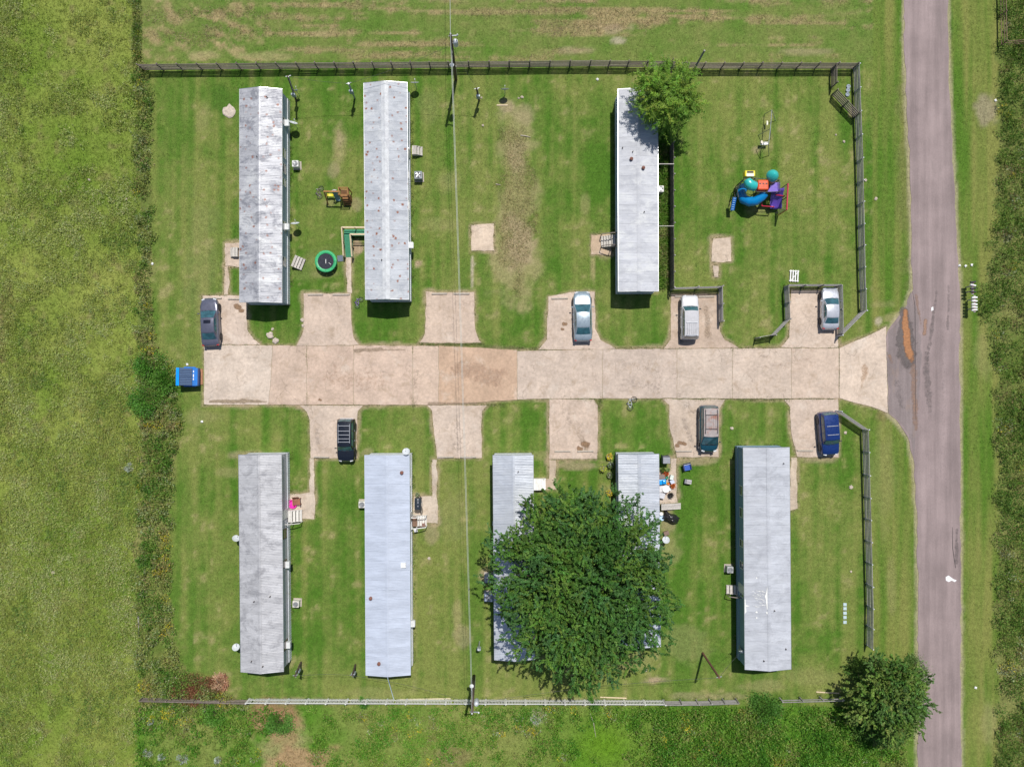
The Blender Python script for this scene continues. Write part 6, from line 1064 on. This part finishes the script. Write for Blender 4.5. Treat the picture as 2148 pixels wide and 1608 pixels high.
x, y = W(1442, 979, .5); ch = thing('folding_chair', 'blue folding camp chair on the lawn below the teal van', 'chair', (x, y, 0), R(12)); M_fb = pm('chair_blue', (.035, .10, .42), .7, var=.15)
m = MB(); m.quadgrid([[(u, v, .42 - .06 * (1 - (u / .38) ** 2)) for u in np.linspace(-.38, .38, 5)] for v in (-.35, 0, .3)]); m.build('seat', M_fb, ch); m = MB(); m.quadgrid([[(u, .3 + .14 * t, .42 + .5 * t) for u in np.linspace(-.38, .38, 4)] for t in (0, .5, 1)]); m.build('backrest', M_fb, ch); MB().box((0, .26, .47), (.7, .1, .02)).build('stripe', M_white, ch)
for i in (-.36, .36):
    for a, b in (((i, -.33, .42), (i, .3, 0)), ((i, .3, .42), (i, -.33, 0)), ((i, .3, .42), (i, .44, .92))): MB().tube([a, b], .018, 6).build('leg', M_dark, ch)
    MB().box((i, -.02, .62), (.07, .6, .03)).build('armrest', M_dark, ch); MB().tube([(i, -.3, .62), (i, -.33, .0)], .018, 6).build('leg', M_dark, ch)
x, y = W(1443.5, 1010, .4); cl = thing('cooler_box', 'grey cooler box on the lawn below the blue chair', 'cooler', (x, y, 0), R(-8)); bevel(MB().box((0, 0, .2), (.68, .4, .4)).build('body', pm('cooler_dark', (.09, .09, .1), .5), cl), .03); bevel(MB().box((.08, 0, .43), (.5, .42, .06)).build('lid', pm('cooler_grey', (.40, .38, .38), .5), cl), .02); bevel(MB().box((-.27, 0, .43), (.16, .42, .06)).build('lid_end', pm('cooler_mid', (.2, .2, .22), .5), cl), .02); MB().box((.08, .0, .465), (.42, .03, .012)).build('groove', M_dark, cl)
# clutter on the small slab
def pot(label, px_, py_, r_, hh, c, plant=None, z=.02, cat='pot'):
    x, y = W(px_, py_, hh); t = thing('plant_pot' if plant else 'bucket', label, cat if plant is None else 'plant', (x, y, z)); autosmooth(MB().lathe([(r_ * .7, 0), (r_, hh), (r_ * 1.06, hh), (r_ * .94, hh - .03), (r_ * .7, hh - .1), (0, hh - .1)], 16).build('pot', pm('pot_%.2f_%.2f' % (c[0], c[2]), c, .5), t), 40)
    if plant is not None:
        n = 160; D = rdir(n, .05, 1); leaves('foliage', D * np.array([r_ * .9, r_ * .9, .35]) * rng.uniform(.3, 1.2, (n, 1)) + np.array([0, 0, hh - .05]), D + rdir(n) * .5, rdir(n), .13 * rng.uniform(.6, 1.4, n), .06, jit(np.array([plant]), n, .3, .1), parent=t)
    return t
pot('green potted plant at the top of the clutter beside the trash bin', 1391, 985, .2, .3, (.3, .12, .06), (.10, .2, .03)); pot('pot of orange red flowers in the clutter by the home', 1397, 993, .24, .25, (.2, .1, .06), (.62, .13, .03)); pot('pale green small pot by the walkway', 1401, 985, .12, .25, (.5, .62, .45), (.3, .42, .16)); pot('second pot of orange flowers nearer the lawn', 1411, 1018, .2, .25, (.25, .13, .08), (.58, .16, .03)); pot('white bucket on the slab clutter', 1406, 1026, .14, .3, (.6, .58, .56)); pot('dark round pot at the bottom of the clutter', 1407, 1038, .22, .3, (.05, .05, .06), (.09, .08, .07)); pot('green bucket in the middle of the clutter', 1399, 1001, .15, .32, (.04, .22, .12)); pot('orange toy bucket among the clutter', 1402, 1014, .12, .22, (.62, .16, .03)); pot('yellow toy bucket among the clutter', 1399, 1013, .09, .2, (.7, .55, .05)); pot('white bucket standing below the board ramp', 1387.5, 1077, .18, .4, (.72, .72, .7)); pot('pale blue storage tub below the white bucket', 1388, 1086, .26, .3, (.45, .6, .75))
for (px_, py_, lb) in ((1278, 957, 'yellow flowering pot plant at the upper left of the right tree home'), (1265, 983, 'yellow green flowering plant left of the right tree home'), (1279, 1033, 'bright yellow flowering plant at the edge of the huge tree')): pot(lb, px_, py_, .3, .3, (.25, .22, .18), (.66, .55, .03) if px_ != 1265 else (.5, .58, .06))
for (px_, py_, lb) in ((1280, 996, 'round pale tub planter left of the right tree home'),): pot(lb, px_, py_, .28, .3, (.5, .45, .38), (.12, .2, .05))
pot('grey tub with green plants beside the right tree home wall', 1281, 975, .3, .3, (.3, .3, .3), (.12, .2, .04))
x, y = W(1390, 1011, .5); tc = thing('toy_car', 'bright blue plastic ride-on toy by the home wall', 'toy', (x, y, .02), .1); bevel(MB().box((0, 0, .28), (.85, .6, .34), 0, 0, .85).build('body', plast('sky_blue', (.0, .30, .72)), tc), .08); bevel(MB().box((.12, 0, .52), (.35, .45, .2), 0, 0, .7).build('cab', plast('sky_blue', (.0, .30, .72)), tc), .05)
for i in (-.28, .28):
    for j in (-.28, .28): m = MB().lathe([(.11, -.04), (.11, .04)], 12); m.v = [(vx + i, vz + j, vy + .11) for vx, vy, vz in m.v]; m.build('wheel', M_rubber, tc)
x, y = W(1397, 1025, .6); tt = thing('round_table', 'round white plastic table in the clutter on the slab', 'table', (x, y, .02)); autosmooth(MB().lathe([(0, .56), (.36, .56), (.38, .6), (.36, .62), (0, .62)], 20).build('top', M_white, tt), 40)
for k in range(4): a = k * 1.57 + .4; MB().tube([(.26 * math.cos(a), .26 * math.sin(a), .57), (.3 * math.cos(a), .3 * math.sin(a), 0)], .025, 6).build('leg', M_white, tt)
def box_thing(name, label, px_, py_, d, c, yaw=0, cat='box', lid=None):
    x, y = W(px_, py_, d[2]); t = thing(name, label, cat, (x, y, .02), R(yaw)); mt = pm('bx_%.2f_%.2f_%.2f' % c, c, .6); bevel(MB().box((0, 0, d[2] / 2), d, 0, 0, 1.06).build('body', mt, t), .02); bevel(MB().box((0, 0, d[2] + .015), (d[0] * 1.1, d[1] * 1.1, .04)).build('lid', pm('bx_%.2f_%.2f_%.2f' % (lid or c), lid or c, .5), t), .01); return t
box_thing('storage_box', 'pale green storage box beside the walkway clutter', 1409, 1001, (.3, .42, .4), (.38, .48, .38), -15, lid=(.6, .66, .6)); box_thing('storage_box', 'brown wicker box at the home wall in the clutter', 1388, 1000, (.6, .4, .4), (.2, .15, .13), 5); box_thing('storage_box', 'white plastic box against the home wall in the clutter', 1389, 1025, (.6, .55, .5), (.55, .52, .52), 5, lid=(.62, .6, .6)); box_thing('storage_box', 'grey storage box below the dark red cushion', 1388, 1039, (.55, .5, .4), (.45, .45, .48), -12, lid=(.52, .52, .55)); box_thing('cushion', 'dark red cushion between two boxes by the wall', 1391, 1032, (.75, .2, .25), (.24, .03, .05), -6, 'cushion'); box_thing('storage_box', 'blue and white toy box near the lawn edge', 1410, 1010, (.35, .35, .3), (.12, .2, .45), 30, lid=(.5, .55, .68))
box_thing('storage_box', 'brown firewood box below the white porch steps', 882, 1101, (.85, .3, .35), (.22, .12, .09), 5); box_thing('storage_box', 'small white box near the pale blue home wall below the steps', 872, 1112, (.3, .3, .25), (.6, .6, .62), 20); pot('cream pot with plant above the black grill', 876, 1037, .17, .3, (.6, .55, .42), (.3, .36, .2)); box_thing('storage_box', 'brown crate leaning below the dish right of the huge tree', 1398, 1118, (.45, .35, .35), (.2, .13, .10), 20); box_thing('electric_box', 'pale utility box under the left edge of the huge tree', 1036, 1098, (.25, .3, .8), (.5, .55, .62))
# roadside utility bits: pipe fence at the far upper right
rail_fence('rusty pipe fence corner at the far upper right', [(2112, -40), (2114, 85), (2160, 82)], 1.2, (.4, .8, 1.15), 3.0, post=pm('rusty_pipe', (.2, .12, .09), .8), pw=.07, bmesh=MB().tube([(0, 0, 0), (1, 0, 0)], .03, 6).mesh('pipe_rail', pm('rusty_pipe', (.2, .12, .09), .8)))
# scraps
M_lit = pm('litter_white', (.75, .75, .74), .7)
for k, (x, y, lb) in enumerate(((2012, 557, 'white scrap at the road edge above the mailboxes'), (2025, 558, 'white litter piece above the mailbox stands'), (2038, 556, 'white litter piece nearest the thicket'), (2088, 211, 'white scrap by the upper right bare patch'), (2046, 1441, 'white scrap on the right verge near the bottom'), (370, 1420, 'white scrap in the lower left weeds'), (320, 553, 'small white scrap in the weed strip'), (393, 764, 'white strip of litter above the dumpster'), (1253, 167, 'small white scrap left of the willow'), (424, 884, 'white scrap on the lawn below the lane end'))):
    o = MB().add([(-.12, -.1, .05), (.13, -.08, .08), (.1, .12, .05), (-.1, .1, .1), (0, 0, .14), (-.1, -.1, 0), (.1, -.1, 0), (.1, .1, 0), (-.1, .1, 0)], [(0, 1, 4), (1, 2, 4), (2, 3, 4), (3, 0, 4), (0, 5, 6, 1), (1, 6, 7, 2), (2, 7, 8, 3), (3, 8, 5, 0)]).build('litter', M_lit, None, (*W(x, y), 0), k * .7); tag(o, lb, 'litter')

# longer grass against walls, posts and skirting
ex, ey = [], []
for (root, cx, cy, yaw, Wd, L, he) in HOMES.values():
    a, b = Wd / 2 - .08, L / 2 - .04
    for (x0, y0, x1, y1) in ((-a, -b, -a, b), (a, -b, a, b), (-a, -b, a, -b), (-a, b, a, b)):
        n = int(math.hypot(x1 - x0, y1 - y0) * 16); t = rng.uniform(0, 1, n); lx = x0 + (x1 - x0) * t; ly = y0 + (y1 - y0) * t; keep = fbm(lx + cx, ly + cy, 1.2, 77, 2) > .42
        lx = (lx + np.sign(lx) * np.abs(rng.normal(0, .12, n)))[keep]; ly = ly[keep]; ex.append((cx + lx * math.cos(yaw) - ly * math.sin(yaw)) * S + 1074); ey.append(804 - (cy + lx * math.sin(yaw) + ly * math.cos(yaw)) * S)
for o in list(col.objects):
    if o.name.split('.')[0] == 'post' and o.parent is not None and o.parent.name.split('.')[0] in ('rail_fence', 'picket_fence', 'fence_gate'):
        M_ = Matrix.Translation(o.parent.location) @ Matrix.Rotation(o.parent.rotation_euler.z, 4, 'Z'); q = M_ @ o.location; n = 16; ex.append((q.x + rng.normal(0, .16, n)) * S + 1074); ey.append(804 - (q.y + rng.normal(0, .16, n)) * S)
px, py = np.concatenate(ex), np.concatenate(ey); q = ~on_hard(px, py, 0); px, py = px[q], py[q]
tufts('wall_grass', px, py, 4, .22, .04, palette(len(px), [(3, (.09, .19, .022)), (3, (.14, .2, .04)), (1, (.26, .25, .11))]), .6, .06, 'longer grass tufts left along home walls and fence posts')
